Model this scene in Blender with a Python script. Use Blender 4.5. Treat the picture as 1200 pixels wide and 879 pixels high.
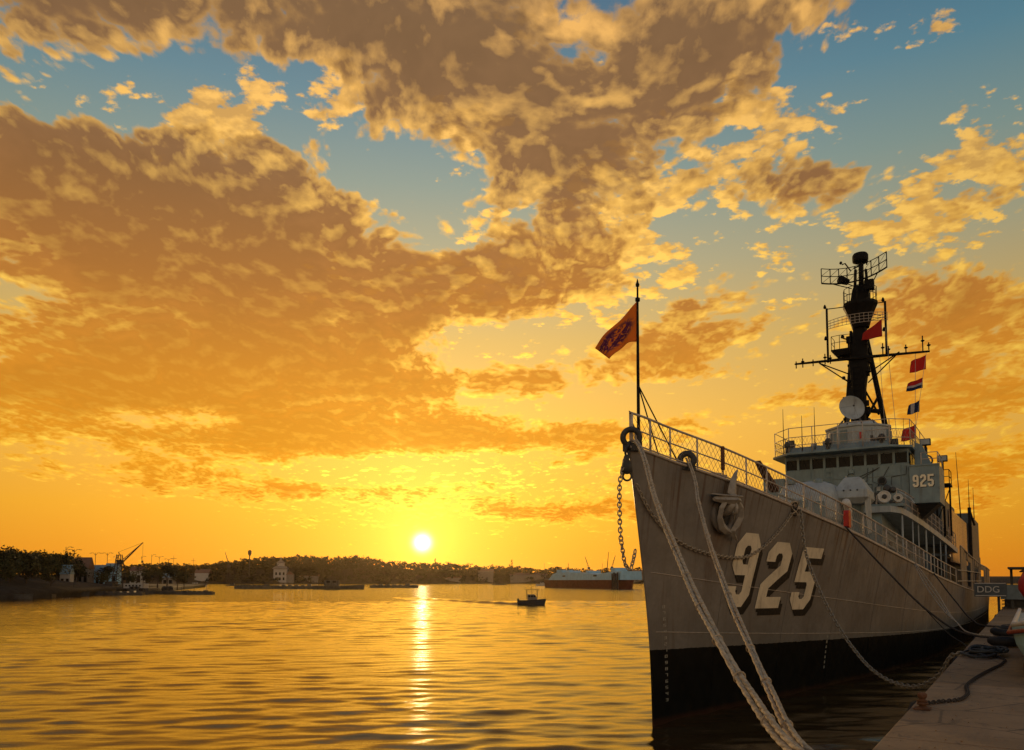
import bpy, bmesh, math, random
import numpy as np
from mathutils import Vector, Matrix
R = math.radians
for o in list(bpy.data.objects):
    bpy.data.objects.remove(o)
SC = bpy.context.scene
COL = SC.collection

# ------------------------------------------------------------------ camera
cam_d = bpy.data.cameras.new('camera')
cam = bpy.data.objects.new('camera', cam_d)
COL.objects.link(cam)
cam.location = (0, 0, 4.2)
cam.rotation_euler = (R(94.0), 0, 0)
cam_d.sensor_width = 36.0
cam_d.lens = 27.9
cam_d.shift_y = 0.147
cam_d.clip_start = 0.1
cam_d.clip_end = 60000
SC.camera = cam

# ------------------------------------------------------------------ colour management
SC.view_settings.view_transform = 'Standard'
SC.view_settings.look = 'None'
SC.view_settings.exposure = 0.0
SC.view_settings.gamma = 1.0
SC.view_settings.use_curve_mapping = False
SC.cycles.use_denoising = True
SC.cycles.max_bounces = 8
SC.cycles.sample_clamp_indirect = 4.0
SC.cycles.sample_clamp_direct = 5.0
SC.cycles.volume_bounces = 0

SUN_AZ, SUN_EL = R(-6.45), R(2.75)
SUND = Vector((math.sin(SUN_AZ) * math.cos(SUN_EL), math.cos(SUN_AZ) * math.cos(SUN_EL), math.sin(SUN_EL)))

# ------------------------------------------------------------------ sun lamp
ld = bpy.data.lights.new('sun', 'SUN')
ld.energy = 1.5
ld.angle = R(0.6)
ld.color = (1.0, 0.62, 0.26)
sun = bpy.data.objects.new('sun', ld)
COL.objects.link(sun)
sun.rotation_euler = (-SUND).to_track_quat('-Z', 'Y').to_euler()


def lin(r, g, b):
    f = lambda c: (c / 255 / 12.92) if c / 255 <= 0.04045 else ((c / 255 + 0.055) / 1.055) ** 2.4
    return (f(r), f(g), f(b), 1.0)


# ------------------------------------------------------------------ node helper
class NT:
    def __init__(s, tree):
        s.t = tree; s.n = tree.nodes; s.l = tree.links

    def node(s, typ, **kw):
        n = s.n.new(typ)
        for k, v in kw.items():
            setattr(n, k, v)
        return n

    def put(s, sock, v):
        if v is None:
            return
        if hasattr(v, 'is_output'):
            s.l.new(v, sock)
        else:
            sock.default_value = v

    def m(s, op, a, b=None, c=None, clamp=False):
        n = s.node('ShaderNodeMath', operation=op, use_clamp=clamp)
        s.put(n.inputs[0], a); s.put(n.inputs[1], b)
        if c is not None:
            s.put(n.inputs[2], c)
        return n.outputs[0]

    def vm(s, op, a, b=None, scale=None):
        n = s.node('ShaderNodeVectorMath', operation=op)
        s.put(n.inputs[0], a); s.put(n.inputs[1], b)
        if scale is not None:
            s.put(n.inputs['Scale'], scale)
        return n.outputs['Value'] if op in ('DOT_PRODUCT', 'LENGTH', 'DISTANCE') else n.outputs[0]

    def xyz(s, v):
        n = s.node('ShaderNodeSeparateXYZ'); s.put(n.inputs[0], v); return n.outputs

    def comb(s, x, y, z=0.0):
        n = s.node('ShaderNodeCombineXYZ')
        s.put(n.inputs[0], x); s.put(n.inputs[1], y); s.put(n.inputs[2], z)
        return n.outputs[0]

    def ramp(s, fac, stops, interp='LINEAR'):
        n = s.node('ShaderNodeValToRGB')
        n.color_ramp.interpolation = interp
        e = n.color_ramp.elements
        while len(e) < len(stops):
            e.new(0.5)
        for i, (p, c) in enumerate(stops):
            e[i].position = p; e[i].color = c if len(c) == 4 else (*c, 1)
        s.put(n.inputs[0], fac)
        return n.outputs[0]

    def mix(s, fac, a, b, blend='MIX'):
        n = s.node('ShaderNodeMix', data_type='RGBA', blend_type=blend)
        s.put(n.inputs[0], fac); s.put(n.inputs[6], a); s.put(n.inputs[7], b)
        return n.outputs[2]

    def sstep(s, v, lo, hi, a=0.0, b=1.0):
        n = s.node('ShaderNodeMapRange', interpolation_type='SMOOTHSTEP')
        s.put(n.inputs[0], v); s.put(n.inputs[1], lo); s.put(n.inputs[2], hi); s.put(n.inputs[3], a); s.put(n.inputs[4], b)
        return n.outputs[0]

    def noise(s, vec, scale, detail=4, rough=0.5, dist=0.0, dim='3D'):
        n = s.node('ShaderNodeTexNoise', noise_dimensions=dim)
        s.put(n.inputs['Vector'], vec)
        n.inputs['Scale'].default_value = scale; n.inputs['Detail'].default_value = detail
        n.inputs['Roughness'].default_value = rough; n.inputs['Distortion'].default_value = dist
        return n.outputs[0]

    def mapping(s, vec, loc=(0, 0, 0), rot=(0, 0, 0), scale=(1, 1, 1), typ='POINT'):
        n = s.node('ShaderNodeMapping', vector_type=typ)
        s.put(n.inputs[0], vec)
        n.inputs[1].default_value = loc; n.inputs[2].default_value = rot; n.inputs[3].default_value = scale
        return n.outputs[0]


# ------------------------------------------------------------------ world: sunset sky with a broken cloud deck
W = bpy.data.worlds.new('World')
SC.world = W
W.use_nodes = True
W.node_tree.nodes.clear()
N = NT(W.node_tree)
tc = N.node('ShaderNodeTexCoord')
D = N.vm('NORMALIZE', tc.outputs['Generated'])
dx, dy, dz = N.xyz(D)
DEG = 180 / math.pi
el = N.m('MULTIPLY', N.m('ARCSINE', dz), DEG)
az = N.m('MULTIPLY', N.m('ARCTAN2', dx, dy), DEG)
theta = N.m('MULTIPLY', N.m('ARCCOSINE', N.m('MINIMUM', N.vm('DOT_PRODUCT', D, tuple(SUND)), 0.999999)), DEG)
eln = N.m('DIVIDE', N.m('MAXIMUM', el, 0.0), 45.0, clamp=True)
AE = N.comb(az, el, 0.0)
hz = N.m('ADD', N.m('MAXIMUM', dz, 0.0), 0.17)
PX = N.m('DIVIDE', dx, hz); PY = N.m('DIVIDE', dy, hz)
PV = N.comb(PX, PY, 0.0)

# cloud masses: azimuth, elevation, two radii, turn (all degrees), strength
BLOBS = [(-9.59, 35.17, 16.16, 6.06, -5.9, 1.2), (12.67, 33.53, 18.8, 5.65, 16.9, 1.2), (-27.08, 24.7, 16.76, 5.96, -1.3, 1.35), (-19.42, 19.99, 23.68, 7.55, 0.7, 1.5), (1.27, 26.8, 7.64, 5.16, 34.2, 0.6), (-27.63, 12.03, 19.34, 5.38, -3.2, 1.3), (-10.51, 13.6, 19.24, 5.59, -1.7, 1.15), (0.0, 20.81, 11.79, 3.96, 8.9, 0.6), (20.98, 25.9, 8.25, 3.03, -1.3, 0.75), (10.54, 15.93, 15.4, 4.06, 0.3, 0.75), (30.21, 16.66, 8.86, 4.38, 1.9, 1.1), (30.96, 11.65, 9.26, 3.11, -6.6, 0.9), (29.4, 7.3, 10.85, 2.41, -3.9, 0.9), (-28.48, 34.02, 13.34, 2.24, 13.4, 0.7), (7.57, 24.75, 10.23, 3.87, 14.7, 0.35), (31.49, 24.94, 5.24, 3.67, -13.1, 0.35), (-16.28, 6.56, 16.76, 1.54, -0.3, 0.9), (6.16, 5.08, 17.77, 1.35, -0.5, 0.85), (2.49, 10.19, 18.01, 2.19, 3.5, 0.8), (-12.25, 9.67, 15.13, 2.39, -1.1, 0.8), (23.36, 5.14, 11.41, 1.13, -2.1, 0.6), (23.55, 11.88, 8.4, 1.66, -4.9, 0.4), (-23.07, 30.51, 16.42, 2.25, 12.2, -0.95), (29.76, 29.21, 11.43, 6.13, -13.2, -1.2), (16.03, 22.77, 15.01, 3.18, -5.5, -0.45), (-6.98, 27.67, 6.88, 2.05, 2.8, -0.7), (-30.22, 4.04, 15.22, 2.4, -2.4, -0.9), (-24.04, 10.72, 5.21, 1.11, 4.6, -0.7), (0.0, 17.07, 12.35, 2.34, 7.4, -1.1), (-8.02, 8.1, 12.6, 1.82, 5.0, -1.1), (-20.85, 10.85, 6.53, 1.25, 4.0, -0.7), (9.89, 12.73, 13.09, 1.78, 3.8, -0.8), (-2.5, 12.91, 7.44, 1.2, 0.5, -0.5), (33.08, 19.37, 4.53, 2.88, -11.4, -0.6), (24.13, 29.76, 5.98, 3.65, -10.8, -0.4), (2.46, 2.21, 44.04, 1.84, -0.0, -0.4), (-32.56, 17.52, 5.47, 1.47, 10.3, -0.5), (-16.55, 19.47, 3.49, 0.77, 5.3, -0.5)]
cov = 0.02
cv = None
for (a0, e0, r1, r2, rot, w) in BLOBS:
    v = N.mapping(AE, (a0, e0, 0), (0, 0, R(rot)), (r1, r2, 1), 'TEXTURE')
    g = N.node('ShaderNodeTexGradient', gradient_type='SPHERICAL')
    N.put(g.inputs[0], v)
    cv = N.m('MULTIPLY_ADD', g.outputs['Fac'], w, cv if cv is not None else cov)
# thin out towards the horizon
cv = N.m('ADD', cv, N.sstep(el, 0.5, 6.0, -0.22, 0.0))


def cloud_density(pv):
    warp = N.node('ShaderNodeTexNoise', noise_dimensions='2D')
    N.put(warp.inputs['Vector'], pv); warp.inputs['Scale'].default_value = 2.1; warp.inputs['Detail'].default_value = 2
    wv = N.vm('MULTIPLY', N.vm('SUBTRACT', warp.outputs['Color'], (0.5, 0.5, 0.5)), (0.13, 0.13, 0))
    q = N.mapping(N.vm('ADD', pv, wv), rot=(0, 0, 0.20), scale=(1.12, 0.84, 1))
    n1 = N.noise(q, 3.5, 12, 0.65, 0.0, '2D')
    v = N.node('ShaderNodeTexVoronoi', voronoi_dimensions='2D', feature='F1')
    N.put(v.inputs['Vector'], q); v.inputs['Scale'].default_value = 13.0
    v.inputs['Detail'].default_value = 2.0; v.inputs['Roughness'].default_value = 0.6
    puff = N.m('SUBTRACT', 0.5, v.outputs['Distance'])
    d = N.m('MULTIPLY_ADD', N.m('SUBTRACT', n1, 0.5), 2.0, cv)
    return N.m('MULTIPLY_ADD', puff, 0.60, d)


d0 = cloud_density(PV)
d1 = cloud_density(N.vm('ADD', PV, (-0.007, 0.050, 0.0)))
hi_el = N.sstep(el, 17.0, 29.0)
alpha = N.sstep(d0, -0.10, N.m('SUBTRACT', 0.26, N.m('MULTIPLY', hi_el, 0.10)))
thick = N.sstep(d0, -0.06, 0.40)
lit = N.m('MULTIPLY', N.m('SUBTRACT', d0, d1), 1.8, clamp=True)
shade = N.m('MULTIPLY', N.m('SUBTRACT', d1, d0), 1.3, clamp=True)
core = N.sstep(d0, 0.30, 1.10)

ex = lambda k: N.m('EXPONENT', N.m('DIVIDE', theta, -k))
g4, g12, g30, g18 = ex(3.0), ex(11.0), ex(32.0), ex(17.0)

E = lambda d: d / 45.0
clear = N.ramp(eln, [(0.0, lin(232, 132, 24)), (E(5), lin(246, 170, 40)), (E(11), lin(244, 186, 80)), (E(17), lin(214, 180, 108)),
                     (E(22), lin(172, 172, 142)), (E(27), lin(128, 160, 158)), (E(32), lin(80, 142, 165)), (E(38), lin(42, 114, 151)), (1.0, lin(30, 86, 130))])
thin_c = N.ramp(eln, [(0.0, lin(252, 184, 46)), (E(8), lin(255, 208, 76)), (E(18), lin(255, 204, 88)), (E(26), lin(255, 200, 98)), (E(36), lin(250, 190, 104)), (1.0, lin(210, 160, 110))])
thick_c = N.ramp(eln, [(0.0, lin(216, 116, 16)), (E(8), lin(238, 154, 30)), (E(14), lin(224, 144, 42)), (E(20), lin(186, 120, 54)), (E(27), lin(150, 106, 66)), (E(36), lin(142, 106, 70)), (1.0, lin(104, 86, 70))])
# brightness by angle from the sun; the opposite sky is raised as added fill
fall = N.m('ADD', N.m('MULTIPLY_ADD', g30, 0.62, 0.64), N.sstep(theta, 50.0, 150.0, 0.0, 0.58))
sky = N.node('ShaderNodeTexSky', sky_type='NISHITA')
sky.sun_disc = False
sky.sun_elevation = SUN_EL
sky.sun_rotation = SUN_AZ
sky.air_density = 1.2; sky.dust_density = 1.5; sky.ozone_density = 2.0
nish = N.vm('SCALE', sky.outputs[0], scale=0.05)
clear = N.mix(0.12, clear, nish)
thin_c = N.vm('MULTIPLY', thin_c, N.vm('ADD', (1.0, 1.0, 1.0), N.vm('SCALE', (0.9, 0.75, 0.5), scale=g18)))
mid_c = N.mix(0.5, thin_c, thick_c)
edge_c = N.mix(shade, mid_c, thick_c)
edge_c = N.mix(N.m('ADD', g12, 0.0, clamp=True), edge_c, thin_c)
cl_col = N.mix(thick, edge_c, thick_c)
cl_col = N.mix(N.m('MULTIPLY', core, 0.30), cl_col, N.vm('SCALE', thick_c, scale=0.6))
cl_col = N.mix(N.m('MULTIPLY', lit, N.m('SUBTRACT', 1.0, N.m('MULTIPLY', core, N.m('SUBTRACT', 0.85, N.m('MULTIPLY', hi_el, 0.32))))), cl_col, thin_c)
# a second, finer layer of small altocumulus puffs in the gaps
pc = None
for (a0, e0, r1, r2, rot, w) in [(-18.56, 30.48, 15.55, 3.47, 11.8, 0.95), (7.58, 25.29, 17.86, 6.5, 10.2, 0.85), (31.49, 24.94, 7.15, 4.13, -13.0, 0.95), (18.55, 30.24, 10.41, 4.54, 8.8, 0.7), (-2.56, 30.59, 6.36, 3.94, 1.1, 0.8), (23.89, 22.79, 9.09, 3.53, -8.8, 0.75), (2.58, 36.62, 6.43, 2.18, -1.2, 0.8), (29.41, 32.53, 3.04, 1.24, -14.3, 0.5), (2.52, 19.94, 24.76, 5.11, -0.7, 0.65), (-3.72, 7.43, 20.14, 4.28, 0.4, 0.5), (29.92, 21.47, 5.82, 1.95, -11.0, 0.6)]:
    v = N.mapping(AE, (a0, e0, 0), (0, 0, R(rot)), (r1, r2, 1), 'TEXTURE')
    g = N.node('ShaderNodeTexGradient', gradient_type='SPHERICAL'); N.put(g.inputs[0], v)
    pc = N.m('MULTIPLY_ADD', g.outputs['Fac'], w, pc if pc is not None else -0.34)
def puff_density(pv):
    q = N.vm('ADD', pv, (7.3, 2.9, 0))
    v2 = N.node('ShaderNodeTexVoronoi', voronoi_dimensions='2D', feature='F1')
    N.put(v2.inputs['Vector'], N.mapping(q, rot=(0, 0, .6), scale=(.8, 1.0, 1))); v2.inputs['Scale'].default_value = 21.0
    v2.inputs['Detail'].default_value = 2.0; v2.inputs['Roughness'].default_value = .55
    return N.m('ADD', N.m('MULTIPLY_ADD', N.m('SUBTRACT', 0.45, v2.outputs['Distance']), 0.55, pc), N.m('MULTIPLY', N.m('SUBTRACT', N.noise(q, 8.0, 8, .64, 0.0, '2D'), .5), 2.2))
p0 = puff_density(PV); p1_ = puff_density(N.vm('ADD', PV, (-.004, .026, 0)))
pa = N.sstep(p0, -.02, .22)
plit = N.m('MULTIPLY_ADD', N.m('SUBTRACT', p0, p1_), 1.8, 0.35, clamp=True)
pcol = N.mix(plit, N.mix(0.55, thin_c, thick_c), thin_c)
clear = N.mix(N.m('MULTIPLY', pa, 0.92), clear, pcol)
col = N.mix(N.m('MULTIPLY', alpha, 0.96), clear, cl_col)
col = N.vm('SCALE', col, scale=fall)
# forward scattered light round the sun
add = N.vm('SCALE', (1.0, 0.50, 0.05), scale=N.m('MULTIPLY', g18, N.m('SUBTRACT', 0.60, N.m('MULTIPLY', thick, 0.50))))
add2 = N.vm('SCALE', (1.0, 0.60, 0.10), scale=N.m('MULTIPLY', g4, 0.9))
col = N.vm('ADD', N.vm('ADD', col, add), add2)
disc = N.m('MULTIPLY', N.m('EXPONENT', N.m('MULTIPLY', N.m('POWER', N.m('DIVIDE', theta, 0.50), 2.0), -1.0)), 5.0)
col = N.vm('ADD', col, N.vm('SCALE', (1.0, 0.9, 0.55), scale=disc))
# away from the sun the evening sky turns greyer
lum = N.vm('DOT_PRODUCT', col, (0.36, 0.46, 0.18))
col = N.mix(N.sstep(theta, 55.0, 130.0, 0.0, 0.38), col, N.vm('SCALE', (1.04, 0.99, 0.98), scale=lum))
# below the horizon: dim
col = N.vm('SCALE', col, scale=N.sstep(el, -8.0, -0.2, 0.35, 1.0))
bg = N.node('ShaderNodeBackground')
N.put(bg.inputs[0], col)
bg.inputs[1].default_value = 1.0
out = N.node('ShaderNodeOutputWorld')
W.node_tree.links.new(bg.outputs[0], out.inputs[0])
W.cycles.sampling_method = 'MANUAL'
W.cycles.sample_map_resolution = 1024


# ------------------------------------------------------------------ mesh helpers
def link_mesh(name, verts, faces, mat, parent=None, smooth=False):
    me = bpy.data.meshes.new(name)
    me.from_pydata([tuple(v) for v in verts], [], faces)
    bm = bmesh.new(); bm.from_mesh(me)
    bmesh.ops.recalc_face_normals(bm, faces=bm.faces)
    bm.to_mesh(me); bm.free()
    if smooth:
        me.polygons.foreach_set('use_smooth', [True] * len(me.polygons))
    me.materials.append(mat)
    o = bpy.data.objects.new(name, me)
    COL.objects.link(o)
    o.parent = parent
    return o


def tag(o, label=None, cat=None, group=None, kind=None):
    if label: o['label'] = label
    if cat: o['category'] = cat
    if group: o['group'] = group
    if kind: o['kind'] = kind
    return o


def empty(name, loc=(0, 0, 0), rz=0.0):
    o = bpy.data.objects.new(name, None)
    o.empty_display_size = 0.3
    o.location = loc; o.rotation_euler = (0, 0, rz)
    COL.objects.link(o)
    return o


def copy_tree(o, parent=None):
    c = o.copy(); COL.objects.link(c); c.parent = parent
    for ch in [x for x in COL.objects if x.parent == o]:
        copy_tree(ch, c)
    return c


def frame_of(t):
    t = Vector(t).normalized()
    up = Vector((0, 0, 1)) if abs(t.z) < 0.95 else Vector((1, 0, 0))
    a = t.cross(up).normalized()
    return a, a.cross(t).normalized()


class MB:
    def __init__(s):
        s.v = []; s.f = []

    def pts(s, vs, fs):
        k = len(s.v)
        s.v += [tuple(v) for v in vs]
        s.f += [tuple(i + k for i in f) for f in fs]
        return s

    def box(s, c, d, rz=0.0, ry=0.0, rx=0.0):
        h = [(x * d[0] / 2, y * d[1] / 2, z * d[2] / 2) for x in (-1, 1) for y in (-1, 1) for z in (-1, 1)]
        M = Matrix.Rotation(rz, 3, 'Z') @ Matrix.Rotation(ry, 3, 'Y') @ Matrix.Rotation(rx, 3, 'X')
        C = Vector(c)
        return s.pts([C + M @ Vector(p) for p in h], [(0, 1, 3, 2), (4, 6, 7, 5), (0, 4, 5, 1), (2, 3, 7, 6), (0, 2, 6, 4), (1, 5, 7, 3)])

    def tube(s, path, r, seg=6, cap=True):
        path = [Vector(p) for p in path]
        n = len(path)
        rr = r if isinstance(r, (list, tuple)) else [r] * n
        vs = []
        pa = None
        for i, p in enumerate(path):
            t = path[min(i + 1, n - 1)] - path[max(i - 1, 0)]
            if t.length < 1e-9: t = Vector((0, 0, 1))
            if pa is None:
                a, b = frame_of(t)
            else:
                t.normalize()
                a = (pa - t * pa.dot(t))
                if a.length < 1e-6: a, b = frame_of(t)
                a.normalize(); b = a.cross(t)
            pa = a
            vs += [p + (a * math.cos(2 * math.pi * k / seg) + b * math.sin(2 * math.pi * k / seg)) * rr[i] for k in range(seg)]
        fs = [(i * seg + k, i * seg + (k + 1) % seg, (i + 1) * seg + (k + 1) % seg, (i + 1) * seg + k) for i in range(n - 1) for k in range(seg)]
        if cap:
            fs += [tuple(range(seg)), tuple((n - 1) * seg + k for k in range(seg))]
        return s.pts(vs, fs)

    def loft(s, rings, cap=True, closed=True):
        n = len(rings[0]); vs = [p for r in rings for p in r]
        m = n if closed else n - 1
        fs = [(i * n + k, i * n + (k + 1) % n, (i + 1) * n + (k + 1) % n, (i + 1) * n + k) for i in range(len(rings) - 1) for k in range(m)]
        if cap and closed:
            fs += [tuple(range(n)), tuple((len(rings) - 1) * n + k for k in range(n))]
        return s.pts(vs, fs)

    def lathe(s, prof, c=(0, 0, 0), axis=(0, 0, 1), seg=16, ph=0.0):
        ax = Vector(axis).normalized(); a, b = frame_of(ax); C = Vector(c)
        return s.loft([[C + ax * z + (a * math.cos(ph + 2 * math.pi * k / seg) + b * math.sin(ph + 2 * math.pi * k / seg)) * max(r, 1e-4) for k in range(seg)] for r, z in prof])

    def torus(s, c, R0, r, axis=(0, 0, 1), seg=20, ts=8, sx=1.0):
        ax = Vector(axis).normalized(); a, b = frame_of(ax); C = Vector(c); vs = []
        for i in range(seg):
            t = 2 * math.pi * i / seg
            d = a * math.cos(t) * sx + b * math.sin(t)
            for k in range(ts):
                u = 2 * math.pi * k / ts
                vs.append(C + d * (R0 + r * math.cos(u)) + ax * (r * math.sin(u)))
        fs = [(i * ts + k, i * ts + (k + 1) % ts, ((i + 1) % seg) * ts + (k + 1) % ts, ((i + 1) % seg) * ts + k) for i in range(seg) for k in range(ts)]
        return s.pts(vs, fs)

    def prism(s, poly, ext):
        e = Vector(ext); n = len(poly)
        vs = [Vector(p) for p in poly] + [Vector(p) + e for p in poly]
        return s.pts(vs, [tuple(range(n)), tuple(range(n, 2 * n))] + [(k, (k + 1) % n, n + (k + 1) % n, n + k) for k in range(n)])

    def grid(s, rows):
        n = len(rows[0]); vs = [p for r in rows for p in r]
        return s.pts(vs, [(i * n + k, i * n + k + 1, (i + 1) * n + k + 1, (i + 1) * n + k) for i in range(len(rows) - 1) for k in range(n - 1)])

    def build(s, name, mat, parent=None, smooth=False, bevel=0.0):
        o = link_mesh(name, s.v, s.f, mat, parent, smooth)
        if bevel:
            b = o.modifiers.new('bevel', 'BEVEL'); b.width = bevel; b.segments = 2; b.limit_method = 'ANGLE'
        return o


# ------------------------------------------------------------------ materials
MATS = {}


def mat(name, base, rough=0.6, var=0.25, vscale=2.0, metal=0.0, bump=0.0, bscale=20.0, rust=0.0, streak=0.0, spec=0.4, coord='Object', transl=0.0):
    m = bpy.data.materials.new(name); m.use_nodes = True
    nt = NT(m.node_tree); nt.n.clear()
    b = nt.node('ShaderNodeBsdfPrincipled'); o = nt.node('ShaderNodeOutputMaterial')
    nt.l.new(b.outputs[0], o.inputs[0])
    t = nt.node('ShaderNodeTexCoord').outputs[coord]
    c = nt.mix(nt.sstep(nt.noise(t, vscale, 6, 0.6), 0.3, 0.7), (*[x * (1 - var) for x in base], 1), (*[min(1, x * (1 + var)) for x in base], 1))
    if streak:
        st = nt.noise(nt.mapping(t, scale=(2.2, 2.2, 0.16)), 1.6, 7, 0.65)
        c = nt.mix(nt.m('MULTIPLY', nt.sstep(st, 0.50, 0.72), streak), c, (0.07, 0.035, 0.018, 1))
    if rust:
        r = nt.noise(t, 3.4, 9, 0.7)
        c = nt.mix(nt.m('MULTIPLY', nt.sstep(r, 0.58, 0.68), rust), c, (0.11, 0.042, 0.016, 1))
    nt.put(b.inputs['Base Color'], c)
    nt.put(b.inputs['Roughness'], nt.sstep(nt.noise(t, vscale * 3, 4), 0.3, 0.7, max(0.02, rough - 0.1), min(1, rough + 0.1)))
    b.inputs['Metallic'].default_value = metal
    b.inputs['Specular IOR Level'].default_value = spec
    if transl:
        b.inputs['Transmission Weight'].default_value = transl
    if bump:
        bp = nt.node('ShaderNodeBump'); bp.inputs['Strength'].default_value = bump; bp.inputs['Distance'].default_value = 0.02
        nt.put(bp.inputs['Height'], nt.noise(t, bscale, 6, 0.6)); nt.l.new(bp.outputs[0], b.inputs['Normal'])
    MATS[name] = m
    return m


def water_mat():
    m = bpy.data.materials.new('harbour_water'); m.use_nodes = True
    nt = NT(m.node_tree); nt.n.clear()
    b = nt.node('ShaderNodeBsdfPrincipled'); o = nt.node('ShaderNodeOutputMaterial')
    nt.l.new(b.outputs[0], o.inputs[0])
    b.inputs['Base Color'].default_value = (0.040, 0.021, 0.007, 1)
    b.inputs['Roughness'].default_value = 0.03
    b.inputs['IOR'].default_value = 1.7
    b.inputs['Specular Tint'].default_value = (1.0, 0.84, 0.56, 1)
    t = nt.node('ShaderNodeTexCoord').outputs['Object']
    n1 = nt.noise(nt.mapping(t, rot=(0, 0, R(8)), scale=(0.42, 2.0, 1)), 2.4, 5, 0.66)
    n2 = nt.noise(nt.mapping(t, rot=(0, 0, R(-12)), scale=(0.06, 0.22, 1)), 1.0, 4, 0.6)
    far = nt.sstep(nt.vm('LENGTH', t), 45.0, 190.0, 1.0, 5.0)      # beyond the modelled waves the ripples are relief only
    h = nt.m('MULTIPLY', far, nt.m('ADD', nt.m('MULTIPLY', n1, 0.10), nt.m('MULTIPLY', n2, 0.45)))
    bp = nt.node('ShaderNodeBump'); bp.inputs['Strength'].default_value = 0.13; bp.inputs['Distance'].default_value = 1.0
    nt.put(bp.inputs['Height'], h)
    nt.l.new(bp.outputs[0], b.inputs['Normal'])
    return m


M_WATER = water_mat()
WAVE = 1.55


# ------------------------------------------------------------------ water: one sheet to the horizon, real ripples near the camera
def wave_height(x, y, d):
    rng = np.random.RandomState(5)
    z = np.zeros_like(x)
    nW = 96
    for i in range(nW):
        L = 0.40 * (4.2 / 0.40) ** ((i + rng.rand()) / nW)
        th = rng.normal(0.0, 0.30) + math.pi / 2 + 0.10
        k = 2 * math.pi / L
        a = 0.0022 * L ** 0.95 * (0.4 + 1.2 * rng.rand()) * math.exp(-((math.log(L / 1.4)) / 1.1) ** 2)
        fade = np.clip(1.5 - d / (L * 80.0), 0, 1)
        ph = rng.rand() * 6.28
        # wave groups: each train swells and dies away along its crest
        kx, ky = rng.normal(0, .10), rng.normal(0, .10)
        grp = 0.55 + 0.65 * np.sin(kx * x + ky * y + rng.rand() * 6.28)
        c = np.sin(k * (x * math.cos(th) + y * math.sin(th)) + ph + 0.7 * np.sin(0.17 * x + i) + 0.5 * np.sin(0.11 * y + 2 * i))
        z += a * fade * grp * c
    env = 0.85 + 0.45 * np.sin(0.11 * x + 0.05 * y) * np.sin(0.07 * y - 0.03 * x + 1.0)
    return z * env * WAVE


def make_water():
    rr = np.concatenate([np.array([0.5, 4, 8]), np.geomspace(11, 170, 620), np.geomspace(180, 4000, 50)])
    aa = np.concatenate([np.linspace(-180, -46, 40, endpoint=False), np.linspace(-46, 46, 640), np.linspace(46, 180, 40)[1:]])
    A_, R_ = np.meshgrid(np.radians(aa), rr)
    X = R_ * np.sin(A_); Y = R_ * np.cos(A_)
    Z = wave_height(X, Y, R_)
    n, m_ = X.shape
    co = np.stack([X, Y, Z], -1).reshape(-1, 3).astype(np.float32)
    i = np.arange(n - 1)[:, None] * m_ + np.arange(m_ - 1)[None, :]
    q = np.stack([i, i + 1, i + 1 + m_, i + m_], -1).reshape(-1, 4)[:, ::-1].astype(np.int32)
    me = bpy.data.meshes.new('water')
    me.vertices.add(len(co)); me.vertices.foreach_set('co', co.ravel())
    me.loops.add(q.size); me.loops.foreach_set('vertex_index', q.ravel())
    me.polygons.add(len(q)); me.polygons.foreach_set('loop_start', np.arange(0, q.size, 4, dtype=np.int32))
    me.update(calc_edges=True)
    me.polygons.foreach_set('use_smooth', np.ones(len(q), bool))
    if me.polygons[0].normal.z < 0:
        me.flip_normals()
    me.materials.append(M_WATER)
    o = bpy.data.objects.new('water', me); COL.objects.link(o)
    tag(o, 'rippled golden harbour water under the sunset', 'water', kind='structure')


make_water()


# ------------------------------------------------------------------ the warship
def cmat(name, *a, **k): return mat(name, *a, **k)


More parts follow.
